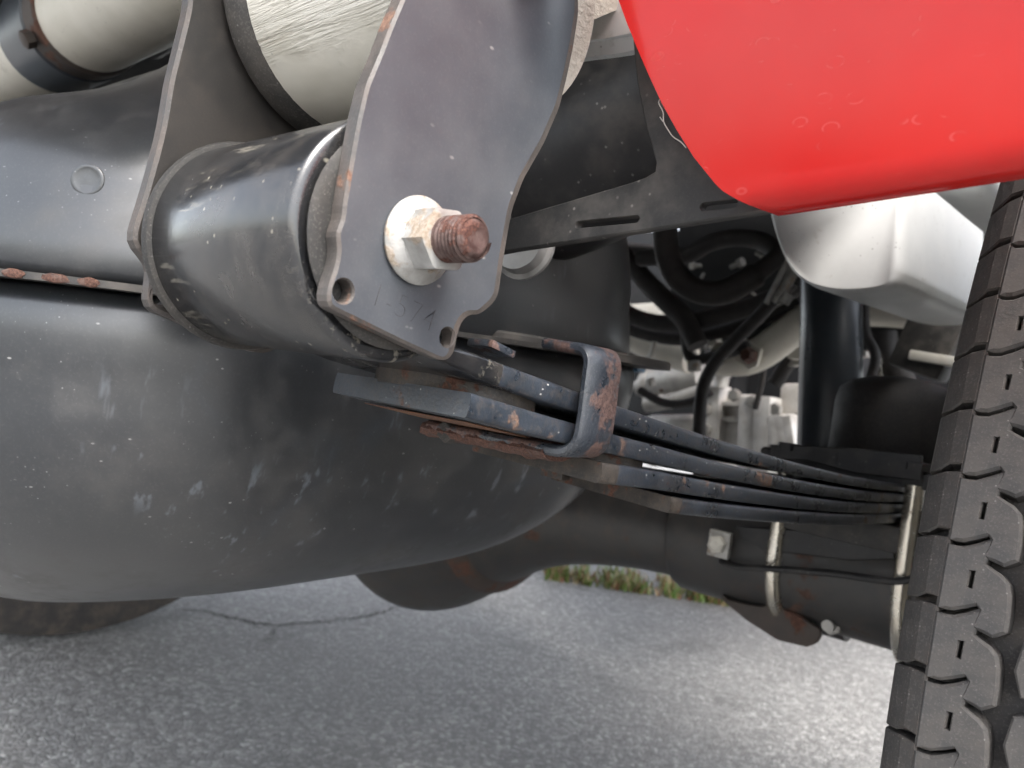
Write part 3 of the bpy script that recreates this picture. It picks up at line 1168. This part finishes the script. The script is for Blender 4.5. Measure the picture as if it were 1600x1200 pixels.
f += [tuple(k_ + N_ for k_ in q[::-1]) for q in f]
rim = [j for j in range(nc)] + [i * nc + cols for i in range(1, nr)] + [(nr - 1) * nc + j for j in range(cols - 1, -1, -1)] + [i * nc for i in range(nr - 2, 0, -1)]
f += [(a_, b_, b_ + N_, a_ + N_) for a_, b_ in zip(rim, rim[1:] + rim[:1])]
b.add(v, f)
b.build('corner_panel', M['red'], bu, angle=50)
# black bracket with slots
YK = .186
kp = [(978, -60), (984, 0), (988, 60), (995, 130), (1010, 205), (1027, 258), (1026, 268), (1012, 276), (985, 285), (830, 331), (770, 350), (700, 372), (690, 410),
      (745, 402), (800, 391), (1000, 361), (1190, 331), (1300, 312), (1300, 200), (1300, -60)]
kk = smooth_loop(dens([P(x, y, 'Y', YK) for x, y in kp], .004), 1)


def slot(x0, y0, x1, y1, r):
    a, c_ = P(x0, y0, 'Y', YK), P(x1, y1, 'Y', YK)
    t = (c_ - a) / np.linalg.norm(c_ - a)
    n_ = np.cross(t, EY)
    o = []
    for ang in np.linspace(90, 270, 8):
        o.append(a + r * (math.cos(RAD(ang)) * t + math.sin(RAD(ang)) * n_))
    for ang in np.linspace(-90, 90, 8):
        o.append(c_ + r * (math.cos(RAD(ang)) * t + math.sin(RAD(ang)) * n_))
    return o


b = MB()
b.plate(kk, [slot(903, 351, 994, 342, .0010), slot(1099, 323, 1146, 318, .0010)], -EY, .003, ch=.0005)
b.build('slotted_bracket', [M['black_dusty'], M['black_dusty']], bu, smooth=False)
b = MB()
cc = P(822, 388, 'Y', .235)
b.lathe(cc, (.2, -1, .1), [(0, .0135), (.002, .0138), (.003, .012), (.0075, .011), (.008, .007)], 30)
b.build('bracket_bolt', M['steel'], bu, angle=35)

for k_, wp in enumerate(([(1031, 145), (1034, 152), (1029, 160), (1036, 175), (1037, 190), (1044, 203), (1052, 214), (1064, 222), (1072, 231)], [(1033, 150), (1040, 147), (1038, 139)], [(1036, 190), (1031, 183)])):
    b = MB()
    b.tube(spline([P(x, y, 'Y', YK - .0018) for x, y in wp], 4), .00016, 5)
    b.build('cobweb_strand', M['pale'], bu)
# ---- black tail tube behind the shackle ----------------------------------
b = MB()
a, c = P(700, 330, 'Y', .33), P(1110, 150, 'Y', .36)
ext = (c - a)
b.tube(spline([a - ext * .5, a, .5 * (a + c) - EZ * .004, c + EZ * .006, c + ext * .5 + EZ * .03], 6), .052, 36)
b.build('exhaust_pipe', M['black'], V, angle=50, label='thick black pipe behind the shackle plate')

# ---- axle ----------------------------------------------------------------
axl = empty('rear_axle', V, 'black rear axle with bulging differential housing under the leaf spring')
AD = np.array([-1.0, -.04, 0.0])
AD /= np.linalg.norm(AD)
A0 = np.array([0.02, AX_Y + .004, AX_Z])


def axp(x):
    return A0 + AD * ((x - A0[0]) / AD[0])


b = MB()
L = lambda x: (A0[0] - x)
b.lathe(A0, AD, [(-.10, .040), (L(-.30), .040), (L(-.36), .0405), (L(-.80), .042), (L(-1.5), .040)], 48)
b.build('axle_tube', M['axle'], axl, angle=50)
b = MB()
c = axp(-.625)
prof = [(-.30, .041), (-.25, .044), (-.20, .052), (-.15, .066), (-.10, .092), (-.06, .120), (-.02, .146), (.015, .157), (.045, .150), (.070, .128), (.086, .094), (.094, .045), (.095, .005)]
pq = spline([np.array([a_, b_, 0]) for a_, b_ in prof], 3)
b.lathe(c - EZ * .004, AD, [(q[0], q[1]) for q in pq], 56)
b.build('differential_housing', M['axle'], axl, angle=60)
b = MB()
b.lathe(c - EZ * .004, AD, [(-.095, .090), (-.089, .103), (-.078, .113), (-.072, .106)], 56, cap=False)
b.build('housing_seam', M['axle_rust'], axl, angle=60)
# weld ring and sleeve on the tube
b = MB()
b.lathe(axp(-.405), AD, [(-.010, .0410), (-.006, .0455), (.004, .0462), (.010, .0420)], 40)
b.build('weld_ring', M['axle_rust'], axl, angle=60)
b = MB()
b.lathe(axp(-.335), -AD, [(.0, .041), (.0, .0515), (.004, .0535), (.10, .0535), (.40, .0535)], 48)
b.build('axle_sleeve', M['axle'], axl, angle=40)
# spring perch between axle and pack
zp = f4b(AX_Y) - .001
b = MB()
b.box((-.193, AX_Y, zp - .010), (.050, .062, .0095), b=.003)
b.build('spring_perch', M['black_dusty'], axl)
b = MB()
pv = [P(x, y, 'Y', AX_Y - .060) for x, y in ((1150, 822), (1395, 838), (1398, 874), (1330, 876), (1245, 866), (1160, 858))]
b.plate(dens(pv, .01), [], -EY, .004, ch=.0008)
b.build('perch_plate', [M['black'], M['black']], axl, smooth=False)
# top plate carrying the bump stop
zt = f1t(AX_Y) + .0015
b = MB()
tp = [np.array([x, y, zt + .012]) for x, y in ((-.262, AX_Y - .055), (-.125, AX_Y - .062), (-.120, AX_Y + .07), (-.265, AX_Y + .07))]
b.plate(dens(tp, .01), [], EZ, .012, ch=.002)
b.build('clamp_plate', [M['black'], M['black']], axl)
b = MB()
tp = [P(x, y, 'Y', AX_Y - .064) for x, y in ((1203, 694), (1330, 700), (1440, 712), (1440, 752), (1330, 738), (1262, 720), (1205, 716))]
b.plate(dens(tp, .01), [], -EY, .003, ch=.0006)
b.build('clamp_plate_lip', [M['black'], M['black']], axl)
# u-bolts
for x in (XL + .0075, XI - .0075):
    b = MB()
    cy, cz = AX_Y + .002, AX_Z
    ru = .0605
    pth = [(x, cy - ru, zt + .002), (x, cy - ru, cz + .02), (x, cy - ru, cz)]
    for a in np.linspace(180, 360, 17)[1:]:
        pth.append((x, cy + ru * math.cos(RAD(a)), cz + ru * .98 * math.sin(RAD(a))))
    pth += [(x, cy + ru, zt + .002)]
    b.tube(pth, .0062, 18)
    ub = b.build('u_bolt', M['gold'], axl, angle=60)
    ub['label'] = 'yellow plated U-bolt clamping the spring to the axle'
    for s_ in (-1, 1):
        b = MB()
        b.lathe((x, cy + s_ * ru, zt + .0123), EZ, [(0, .0090), (.005, .0090), (.0055, .008)], 6)
        b.build('u_bolt_nut', M['black'], axl, angle=30)
# bolt with pale square washer on the sleeve
cw_ = P(1125, 850, 'Y', AX_Y - .068)
b = MB()
b.box(cw_, (.0090, .0030, .0105), b=.001)
b.build('square_washer', M['zinc'], axl)
b = MB()
b.lathe(cw_, -EY, [(0, .0072), (.0078, .0072), (.0088, .006)], 6, ref=(0.3, 0, 1))
b.lathe(cw_, -EY, [(.0, .0050), (.0092, .0050), (.0102, .0035), (.0095, .0015)], 16)
b.build('washer_bolt', M['pale'], axl, angle=30)
# brake pipe
b = MB()
b.tube(spline([P(1120, 872, 'Y', AX_Y - .050), P(1150, 885, 'Y', AX_Y - .072), P(1230, 890, 'Y', AX_Y - .074), P(1310, 897, 'Y', AX_Y - .074), P(1390, 908, 'Y', AX_Y - .074), P(1425, 905, 'Y', AX_Y - .074)], 5), .0026, 10)
b.build('brake_pipe', M['black'], axl)
# lower bracket under the axle
lb = [(1128, 935), (1170, 945), (1196, 948), (1202, 930), (1212, 945), (1248, 962), (1284, 985), (1278, 1004), (1262, 1011), (1215, 1000), (1165, 968)]
b = MB()
b.plate(smooth_loop(dens([P(x, y, 'Y', AX_Y - .045) for x, y in lb], .003), 1), [], -EY, .004, ch=.0008)
b.build('lower_bracket', [M['axle_rust'], M['axle_rust']], axl, angle=30)
b = MB()
pp = [P(x, y, 'Y', AX_Y - .044) for x, y in ((1128, 937), (1165, 968), (1215, 1000), (1262, 1011))]
b.rings([[q + EY * t + EX * t * -.2 for q in pp] + [q + EY * t + EX * t * -.2 + EZ * .004 for q in pp[::-1]] for t in (0, .05, .09)])
b.build('bracket_web', M['axle_rust'], axl, angle=40)
b = MB()
cb_ = P(1303, 982, 'Y', AX_Y - .03)
b.lathe(cb_ + EZ * .004, -EY, [(0, .0085), (.008, .0085), (.009, .007)], 6)
b.lathe(cb_ + EZ * .004, -EY, [(0, .0045), (.015, .0045)], 14)
b.build('bracket_bolt', M['steel'], axl, angle=30)

# ---- bump stop and shock -------------------------------------------------
b = MB()
cb_ = np.array([-.185, AX_Y + .01, zt + .012])
bs = []
for t, r_ in ((0, .043), (.003, .046), (.046, .0455), (.056, .043), (.062, .036), (.066, .024), (.068, .010), (.0685, .002)):
    bs.append((t, r_))
b.lathe(cb_, EZ, bs, 40)
b.build('bump_stop', M['rubber'], V, angle=50, label='black domed rubber bump stop above the axle')
sk = empty('shock_absorber', V, 'black cylindrical shock absorber leaning beside the bump stop')
s0, s1 = P(1296, 700, 'Y', .76), P(1300, 380, 'Y', .80)
dvec = (s1 - s0) / np.linalg.norm(s1 - s0)
b = MB()
b.lathe(s0 - dvec * .01, dvec, [(0, .024), (.01, .0295), (.23, .0295), (.24, .027)], 40)
b.build('dust_tube', M['shock'], sk, angle=40)
b = MB()
b.lathe(s0 - dvec * .14, dvec, [(0, .022), (.005, .026), (.14, .026)], 36)
b.build('damper_body', M['shock'], sk, angle=40)
b = MB()
b.lathe(s0 - dvec * .155 - EX * .02, EX, [(0, .009), (0, .018), (.04, .018), (.04, .009)], 28)
b.build('lower_eye', M['black'], sk, angle=40)

# ---- wheels --------------------------------------------------------------
TR = .400
XT = -.0635


def wheel_parts(root, cx, cy, inner_sign, detailed):
    """tyre carcass and rim about the lateral axis at (cx inner shoulder, cy)"""
    s = inner_sign   # +1: wheel extends to +X from cx
    c = np.array([cx, cy, TR - GROUND])
    b = MB()
    rr = TR - .0085
    prof = [(.030, .225), (.006, .245), (-.004, .285), (-.0055, .320), (-.0015, .350), (-.0002, .378), (.002, .3885), (.008, rr - .0005), (.014, rr), (.060, rr + .001), (.1, rr + .0015), (.14, rr + .001),
            (.186, rr), (.192, rr - .001), (.197, .383), (.1995, .372), (.202, .350), (.2055, .320), (.204, .285), (.194, .245), (.170, .225)]
    b.lathe(c, EX * s, prof, 120, cap=False)
    ty = b.build('tyre', M['groove'], root, angle=40)
    b = MB()
    b.lathe(c, EX * s, [(.020, .226), (.022, .233), (.030, .230), (.034, .205), (.12, .19), (.165, .205), (.172, .233), (.176, .230)], 72, cap=False)
    b.lathe(c, EX * s, [(.075, .20), (.09, .15), (.10, .09), (.105, .06), (.105, .01)], 72, cap=False)
    b.build('rim', M['pale'], root, angle=40)
    return ty, c


def build_tread(root, c):
    NP = 128
    dth = 2 * math.pi / NP
    pt = TR * dth
    # outlines in (lateral mm, arc mm downwards) measured for one shoulder block
    z2 = [(1262, 530), (1300, 532), (1332, 530), (1385, 505), (1430, 478), (1442, 480), (1448, 494), (1440, 535), (1432, 582), (1462, 596), (1498, 612), (1530, 640), (1545, 690),
          (1552, 770), (1550, 834), (1525, 852), (1498, 868), (1460, 858), (1412, 848), (1420, 805), (1430, 768), (1423, 757), (1378, 780), (1328, 802), (1298, 804), (1262, 802)]
    sx = .0180 / 290
    sy = (pt - .0) / 290
    blk = [((x - 1262) * sx + .0100, -(y - 530) * sy) for x, y in z2]
    sip = [((x - 1262) * sx + .0100, -(y - 530) * sy) for x, y in ((1378, 622), (1392, 620), (1390, 694), (1376, 692))]

    def bend(x, s_, rad):
        th = s_ / TR
        return np.array([x, -rad * math.cos(th), rad * math.sin(th)])

    def block_mesh(name, poly, holes, depth, mat, drop=0.0, chn=.0006, lower=None):
        b = MB()
        ol = [np.array([x, 0, y]) for x, y in poly]
        ho = [[np.array([x, 0, y]) for x, y in h] for h in holes]
        b.plate(ol, ho, -EY, depth, ch=chn, mf=0, me=0)
        vv = []
        for q in b.v:
            rad = TR - q[1] - drop
            if lower:
                rad -= lower(q[0])
            vv.append(bend(q[0], q[2], rad))
        b.v = vv
        o = b.build(name, mat, None, smooth=False)
        return o
    proto = block_mesh('tread_block', blk, [sip], .008, M['tread'], chn=.0009)
    # second row towards the crown
    blk2 = [(.0318, -.002), (.041, .001), (.050, -.001), (.052, -.008), (.048, -.0172), (.040, -.0158), (.0328, -.0166), (.0306, -.010)]
    proto2 = block_mesh('tread_block', blk2, [[(.036, -.007), (.037, -.0065), (.045, -.0090), (.0445, -.0097)]], .008, M['tread'])
    blk3 = [(.056, .005), (.078, .007), (.097, .004), (.099, -.004), (.094, -.0105), (.078, -.0090), (.057, -.0102), (.0545, -.003)]
    proto3 = block_mesh('tread_block', blk3, [], .008, M['tread'])
    # shoulder lugs
    lug = [(.0, .0006), (.003, .0012), (.006, .0018), (.0108, .0018), (.0108, -.0155), (.0066, -.0155), (.0040, -.0172), (.0, -.0176)]
    low = lambda x: max(0, .0098 - x) ** 1.4 * 5.5
    proto4 = block_mesh('shoulder_lug', lug, [], .010, M['shoulder'], drop=.0004, chn=.0007, lower=low)
    first = [True] * 4
    rest = MB()
    for i in range(NP):
        th = i * dth
        deg = math.degrees(th)
        R_ = Matrix.Rotation(-th, 4, 'X')
        near = deg < 82 or deg > 300      # the arc that faces rearwards (and can be seen)
        for kx, (pr, mir) in enumerate(((proto, 1), (proto2, 1), (proto3, 1), (proto4, 1))):
            if near and not (kx == 2 and (deg > 60 and deg < 310)):
                if first[kx]:
                    o = pr
                    first[kx] = False
                else:
                    o = pr.copy()
                    COL.objects.link(o)
                o.parent = root
                o.matrix_local = Matrix.Translation(Vector(c)) @ R_
            else:
                me = pr.data
                rest.add([np.array(Matrix.Translation(Vector(c)) @ R_ @ v_.co) for v_ in me.vertices], [tuple(f_.vertices) for f_ in me.polygons], 0 if kx < 3 else 1)
    # far half of the tread, mirrored outward
    mir = MB()
    for i in range(NP):
        th = i * dth
        R_ = Matrix.Rotation(-th, 4, 'X')
        for pr in (proto, proto2, proto3, proto4):
            me = pr.data
            rest.add([np.array([2 * c[0] + .2, 0, 0]) + np.array([-1, 1, 1]) * np.array(Matrix.Translation(Vector(c)) @ R_ @ v_.co) for v_ in me.vertices], [tuple(f_.vertices) for f_ in me.polygons], 0)
    o = rest.build('tread_pattern', [M['tread'], M['shoulder']], root, angle=30)
    o['kind'] = 'stuff'


wh = empty('wheel', V, 'wheel with grey all-terrain tyre, brown dust on its inner shoulder, beside the spring')
ty, wc = wheel_parts(wh, XT, AX_Y, 1, True)
build_tread(wh, wc)
wf = empty('wheel', V, 'wheel at the far end of the axle, its tyre showing below the tank')
wheel_parts(wf, -1.33, .50, -1, False)

# ---- underbody and mechanical clutter ------------------------------------
ub = empty('underbody', V, 'dark underbody floor, added sky-blocking panels and small fittings over the suspension')
b = MB()
b.box((-.845, .46, .80), (.705, .60, .03), b=.01)  # sized for light: long rear overhang shades the eye, short front lights gearbox
b.build('floor_panel', M['under'], ub)
b = MB()
b.box((-.70, 2.2, 1.12), (.80, 1.0, .02), b=.01)  # unseen bonnet set high, leaving a gap that lets light in
b.build('bonnet_panel', M['red'], ub)
b = MB()
b.box((-.72, 2.9, .58), (.58, .35, .20), b=.06)  # dark box added for the unseen front, blocks the bright horizon
b.build('front_compartment', M['under'], ub)
b = MB()
b.box((-.60, .62, .742), (.36, .10, .026), b=.012)
b.build('crossmember', M['under'], ub)
for x in (-.36, -.95):
    b = MB()
    b.box((x, .80, .735), (.05, .25, .035), b=.012)
    b.build('floor_rib', M['under'], ub)
b = MB()
b.box((-.43, 1.10, .70), (.24, .012, .14), b=.004)  # dark panel added to cover the bright sky behind the hoses
b.build('sky_blocking_panel', M['under'], ub)
b = MB()
b.box((-.95, 1.35, .66), (.22, .012, .14), b=.004)  # second added dark panel, blocks more of the sky
b.build('sky_blocking_panel', M['under'], ub)
b = MB()
cc = P(240, 58, 'Y', .30)
b.tube([cc - EX * .01, cc + EX * .10 + EZ * .008], .019, 24)
b.build('tube_stub', M['black'], ub, angle=40)
b = MB()
cc = P(918, 118, 'Y', .42)
b.lathe(cc + EY * .02, (.1, -1, -.25), [(-.03, .016), (0, .016), (.002, .014), (.009, .012), (.010, .006)], 12)
b.build('plug_screw', M['shock'], ub, angle=30)

gb = empty('gearbox', V, 'cast aluminium gearbox with ribs and bolts seen beyond the spring')
GY = 1.28


def gp(px, py, dy=0.0):
    return P(px, py, 'Y', GY + dy)


def gbox(name, x0, y0, x1, y1, dy, dep, mat, b_=.008, rz=0):
    a, c_ = gp(x0, y0, dy), gp(x1, y1, dy)
    cen = .5 * (a + c_)
    w = abs(c_[0] - a[0]) / 2
    h = abs(c_[2] - a[2]) / 2
    m = MB()
    m.box(cen + EY * dep / 2, (max(w, .004), dep / 2, max(h, .004)), rot=np.array(Matrix.Rotation(RAD(rz), 3, 'Y')), b=min(b_, .45 * min(w, h, dep / 2)))
    return m.build(name, mat, gb, angle=40)


gbox('gear_case', 1118, 612, 1172, 730, 0, .25, M['alu'], .012, -6)
gbox('gear_case', 1168, 640, 1240, 740, -.02, .28, M['alu'], .016, -6)
gbox('case_flange', 1098, 600, 1114, 725, -.03, .05, M['alu'], .004, -6)
gbox('case_flange', 1160, 618, 1172, 745, -.04, .05, M['alu'], .004, -6)
gbox('case_flange', 1184, 618, 1194, 745, -.045, .05, M['alu'], .004, -6)
for i, px in enumerate((1206, 1218, 1230)):
    gbox('case_rib', px, 648, px + 5, 730, -.045, .04, M['alu'], .002, -16)
for y in (628, 652):
    gbox('case_rib', 1122, y, 1158, y + 5, -.02, .04, M['alu'], .002, -6)
gbox('case_cover', 1220, 596, 1258, 650, .0, .2, M['alu'], .01, -6)
for px, py in ((1104, 612), (1104, 640), (1105, 672), (1178, 628), (1150, 618), (1214, 640)):
    m = MB()
    m.lathe(gp(px, py, -.03), -EY, [(0, .011), (.012, .011), (.013, .009)], 6)
    m.build('case_bolt', M['steel'], gb, angle=30)
m = MB()
a = gp(1008, 604, .05)
c = gp(1100, 588, .05)
m.lathe(a, c - a, [(-.02, .008), (-.018, .016), (-.004, .018), (0, .030), (.012, .034), (.02, .031), (.026, .035), (np.linalg.norm(c - a), .037)], 32)
m.build('starter_motor', M['steel'], gb, angle=40)
m = MB()
m.tube([gp(1010, 632, .03), gp(1060, 624, .03), gp(1100, 610, .03)], .016, 16)
m.build('solenoid', M['steel'], gb, angle=40)
gbox('engine_mount', 1040, 650, 1090, 700, .06, .1, M['steel'], .01, -8)
m = MB()
m.lathe(gp(1128, 588, -.03) - EZ * .02, EZ, [(0, .012), (.02, .014), (.024, .020), (.032, .020), (.034, .010), (.055, .010), (.058, .004)], 18)
m.build('drain_fitting', M['alu'], gb, angle=40)
gbox('oil_pan', 1010, 640, 1104, 740, .10, .2, M['alu'], .015, -8)
gbox('engine_block', 900, 520, 1130, 740, .34, .3, M['under'], .03)  # dark blocks added to close off the bright view behind the gearbox
gbox('engine_block', 985, 470, 1300, 640, .40, .4, M['under'], .03)

# hoses
hs = empty('coolant_hose', V, 'thick black hose looping below the bracket')
b = MB()
hp = [(1040, 330), (1040, 372), (1046, 408), (1064, 438), (1095, 456), (1130, 456), (1165, 440), (1195, 418), (1214, 400), (1206, 386), (1180, 374), (1140, 372), (1105, 382), (1070, 400), (1000, 404)]
hy = np.linspace(.66, .78, len(hp))
b.tube(spline([P(x, y, 'Y', q) for (x, y), q in zip(hp, hy)], 6), [.0125] * 40 + [.0095] * (len(hp) * 6 - 5 - 40), 18)
b.build('hose_loop', M['hose'], hs, angle=60)
hb = empty('brake_hose', V, 'slim black hose hanging in a curve before the gearbox')
b = MB()
hp = [(1240, 440), (1216, 462), (1180, 500), (1148, 532), (1118, 566), (1100, 600), (1094, 640), (1092, 700), (1094, 760)]
b.tube(spline([P(x, y, 'Y', .92) for x, y in hp], 6), .0085, 16)
b.build('hose_run', M['hose'], hb, angle=60)
hw_ = empty('wiring_loom', V, 'bundle of black cables in the dark space above the gearbox')
for i, (pts, r_, yy) in enumerate((([(960, 470), (985, 492), (1030, 505), (1080, 502), (1140, 488), (1200, 470), (1260, 440)], .013, 1.0),
                                   ([(955, 500), (1000, 520), (1060, 530), (1120, 520), (1180, 500), (1250, 470)], .010, 1.05),
                                   ([(975, 400), (1010, 440), (1040, 470), (1070, 500), (1090, 540)], .015, .98),
                                   ([(1070, 520), (1080, 560), (1120, 556), (1170, 540)], .008, 1.02),
                                   ([(960, 385), (1020, 392), (1090, 398), (1150, 410)], .010, 1.1),
                                   ([(1000, 610), (1040, 630), (1080, 628), (1110, 612)], .007, 1.1),
                                   ([(1180, 640), (1190, 600), (1200, 560), (1240, 545), (1300, 545)], .005, 1.2),
                                   ([(1210, 600), (1235, 560), (1260, 520), (1280, 500)], .012, 1.15),
                                   ([(1380, 520), (1385, 560), (1410, 600), (1420, 660)], .016, 1.0),
                                   ([(1350, 470), (1352, 520), (1368, 560), (1350, 620)], .006, .95))):
    b = MB()
    b.tube(spline([P(x, y, 'Y', yy) for x, y in pts], 6), r_, 14)
    b.build('cable', M['hose'], hw_, angle=60)

# cream crossmember behind the shock
b = MB()
cp = [(1120, 560), (1160, 562), (1195, 548), (1235, 518), (1268, 494), (1310, 484), (1370, 482), (1450, 486), (1520, 490)]
rad = [.020] * 6 + [.026] * (len(cp) * 5 - 4 - 6)
b.tube(spline([P(x, y, 'Y', 1.06) for x, y in cp], 5), .024, 28)
b.build('crossmember_tube', M['cream_plain'], fr, angle=50, label='bent cream crossmember tube behind the shock absorber')
b = MB()
b.plate(dens([P(x, y, 'Y', 1.03) for x, y in ((1136, 556), (1170, 578), (1182, 572), (1190, 545), (1165, 530))], .01), [], -EY, .006, ch=.001)
b.build('frame_gusset', [M['cream_plain'], M['cream_plain']], fr)
b = MB()
b.lathe(P(1172, 556, 'Y', 1.02), -EY, [(0, .012), (.008, .012), (.016, .008)], 6)
b.build('gusset_bolt', M['rust'], fr, angle=30)
b = MB()
b.tube(spline([P(x, y, 'Y', 1.16) for x, y in ((940, 505), (985, 525), (1030, 545), (1080, 560))], 5), .026, 24)
b.build('crossmember_tube', M['cream_plain'], fr, angle=50, label='dusty cream tube beyond the tank')
# white box put in for the bright gap beyond the tank, pale brackets and fittings
b = MB()
b.box(P(1010, 452, 'Y', 1.55), (.15, .03, .035), rot=np.array(Matrix.Rotation(RAD(4), 3, 'Y')), b=.006)
b.build('frame_rail', M['white'], fr, label='white box put in for the bright gap beyond the tank')
for name, (x0, y0), yy, hsz, mat in (('bracket', (1075, 485), 1.3, (.14, .01, .018), 'pale'), ('bracket', (1150, 395), 1.15, (.035, .012, .022), 'pale'),
                                     ('bracket', (1148, 420), 1.1, (.05, .01, .012), 'steel'), ('bracket', (1290, 560), 1.15, (.06, .01, .006), 'steel'),
                                     ('connector', (1256, 540), 1.12, (.018, .012, .022), 'pale'), ('connector', (1128, 490), 1.1, (.006, .01, .02), 'zinc'),
                                     ('connector', (1112, 528), 1.08, (.012, .01, .014), 'pale'), ('clip', (1098, 538), 1.0, (.007, .007, .007), 'zinc'),
                                     ('clip', (1085, 572), 1.0, (.008, .007, .008), 'zinc'), ('connector', (990, 572), .9, (.014, .01, .008), 'blue'),
                                     ('clip', (1372, 590), .98, (.006, .006, .028), 'gold'), ('connector', (1372, 555), 1.0, (.006, .006, .022), 'steel')):
    b = MB()
    b.box(P(x0, y0, 'Y', yy), hsz, rot=np.array(Matrix.Rotation(RAD(random.uniform(-14, 14)), 3, 'Y')), b=.3 * min(hsz))
    b.build(name, M[mat], ub)
b = MB()
b.box(P(1462, 520, 'Y', .86), (.026, .02, .045), rot=np.array(Matrix.Rotation(RAD(16), 3, 'Y')), b=.006)
b.build('hanging_bracket', M['black_dusty'], fr)
b = MB()
b.box(P(1462, 562, 'Y', .85), (.022, .014, .005), rot=np.array(Matrix.Rotation(RAD(6), 3, 'Y')), b=.002)
b.build('bracket_foot', M['pale'], fr)
rc = np.random.default_rng(21)
for i in range(26):
    px, py = rc.uniform(985, 1250), rc.uniform(400, 600)
    q = P(px, py, 'Y', rc.uniform(1.0, 1.25))
    dr = rc.normal(size=3)
    dr /= np.linalg.norm(dr)
    b = MB()
    kind_ = i % 3
    r_ = rc.uniform(.004, .010)
    if kind_ == 0:
        b.lathe(q, dr, [(0, r_), (r_, r_), (r_ * 1.1, r_ * .6), (r_ * 3, r_ * .55)], 6)
        nm = 'bolt'
    elif kind_ == 1:
        b.lathe(q, dr, [(0, r_ * 1.3), (.002, r_ * 1.5), (.012, r_ * 1.5), (.014, r_ * 1.3)], 18)
        nm = 'hose_clamp'
    else:
        t_ = dr * np.array([1, .2, .4])
        b.tube(spline([q - t_ * .05, q - t_ * .02 + EZ * .008, q + t_ * .02 - EZ * .004, q + t_ * .05 + EZ * .006], 5), r_ * .5, 10)
        nm = 'brake_line'
    b.build(nm, M[('zinc', 'steel', 'hose', 'pale')[i % 4]], ub, angle=40)
# shiny pipe fittings beside the outrigger
for i, (px, py, r_, l_) in enumerate(((1232, 440, .005, .03), (1224, 452, .004, .03), (1236, 424, .0035, .02), (1216, 438, .003, .05), (1246, 412, .0035, .014), (1228, 466, .006, .010))):
    b = MB()
    q = P(px, py, 'Y', .72)
    dr = np.array([.3 + .2 * random.random(), 0, .9])
    dr /= np.linalg.norm(dr)
    b.tube([q - dr * l_ / 2, q + dr * l_ / 2], r_, 12)
    b.build('pipe_fitting', M['zinc'], ub, angle=40)

# ------------------------------------------------------------------ grass verge
gv, gf = [], []
gm = []
ga, gb_ = G(862, 908), G(1135, 948)
rgrass = np.random.default_rng(3)
for i in range(7000):
    t = rgrass.random() * 4.0 - .04
    p = ga + (gb_ - ga) * t
    perp = np.array([-(gb_ - ga)[1], (gb_ - ga)[0], 0])
    perp /= np.linalg.norm(perp)
    dens_ = mnoise.noise((t * 9, 1.7, 0))
    if dens_ < -.25 and rgrass.random() < .8:
        continue
    p = p + perp * abs(rgrass.normal(0, .10))
    h = (.012 + .032 * rgrass.random()) * (1 + .7 * dens_)
    a = rgrass.random() * 6.283
    lean = np.array([math.cos(a), math.sin(a), 0]) * h * (.3 + .7 * rgrass.random())
    side = np.array([-math.sin(a), math.cos(a), 0]) * (.0016 + .002 * rgrass.random())
    o = len(gv)
    gv += [p - side, p + side, p + lean * .45 + EZ * h * .6 + side * .8, p + lean * .45 + EZ * h * .6 - side * .8, p + lean + EZ * h]
    gf += [(o, o + 1, o + 2, o + 3), (o + 3, o + 2, o + 4)]
    m = 0 if rgrass.random() < .48 else (1 if rgrass.random() < .6 else 2)
    gm += [m, m]


def leafmat(name, c1, c2):
    q = NT(name)
    return q.out(q.mix(q.noise(30), c1, c2), .6, 0)


gr = obj('grass', gv, gf, [leafmat('green_grass', (.09, .15, .03), (.15, .23, .05)), leafmat('dry_grass', (.26, .20, .10), (.34, .27, .14)), leafmat('brown_weed', (.16, .07, .04), (.22, .11, .06))], None, fm=gm, smooth=False)
gr['kind'] = 'stuff'
gr['label'] = 'strip of short grass and dry weeds at the edge of the asphalt'
gr['category'] = 'grass'
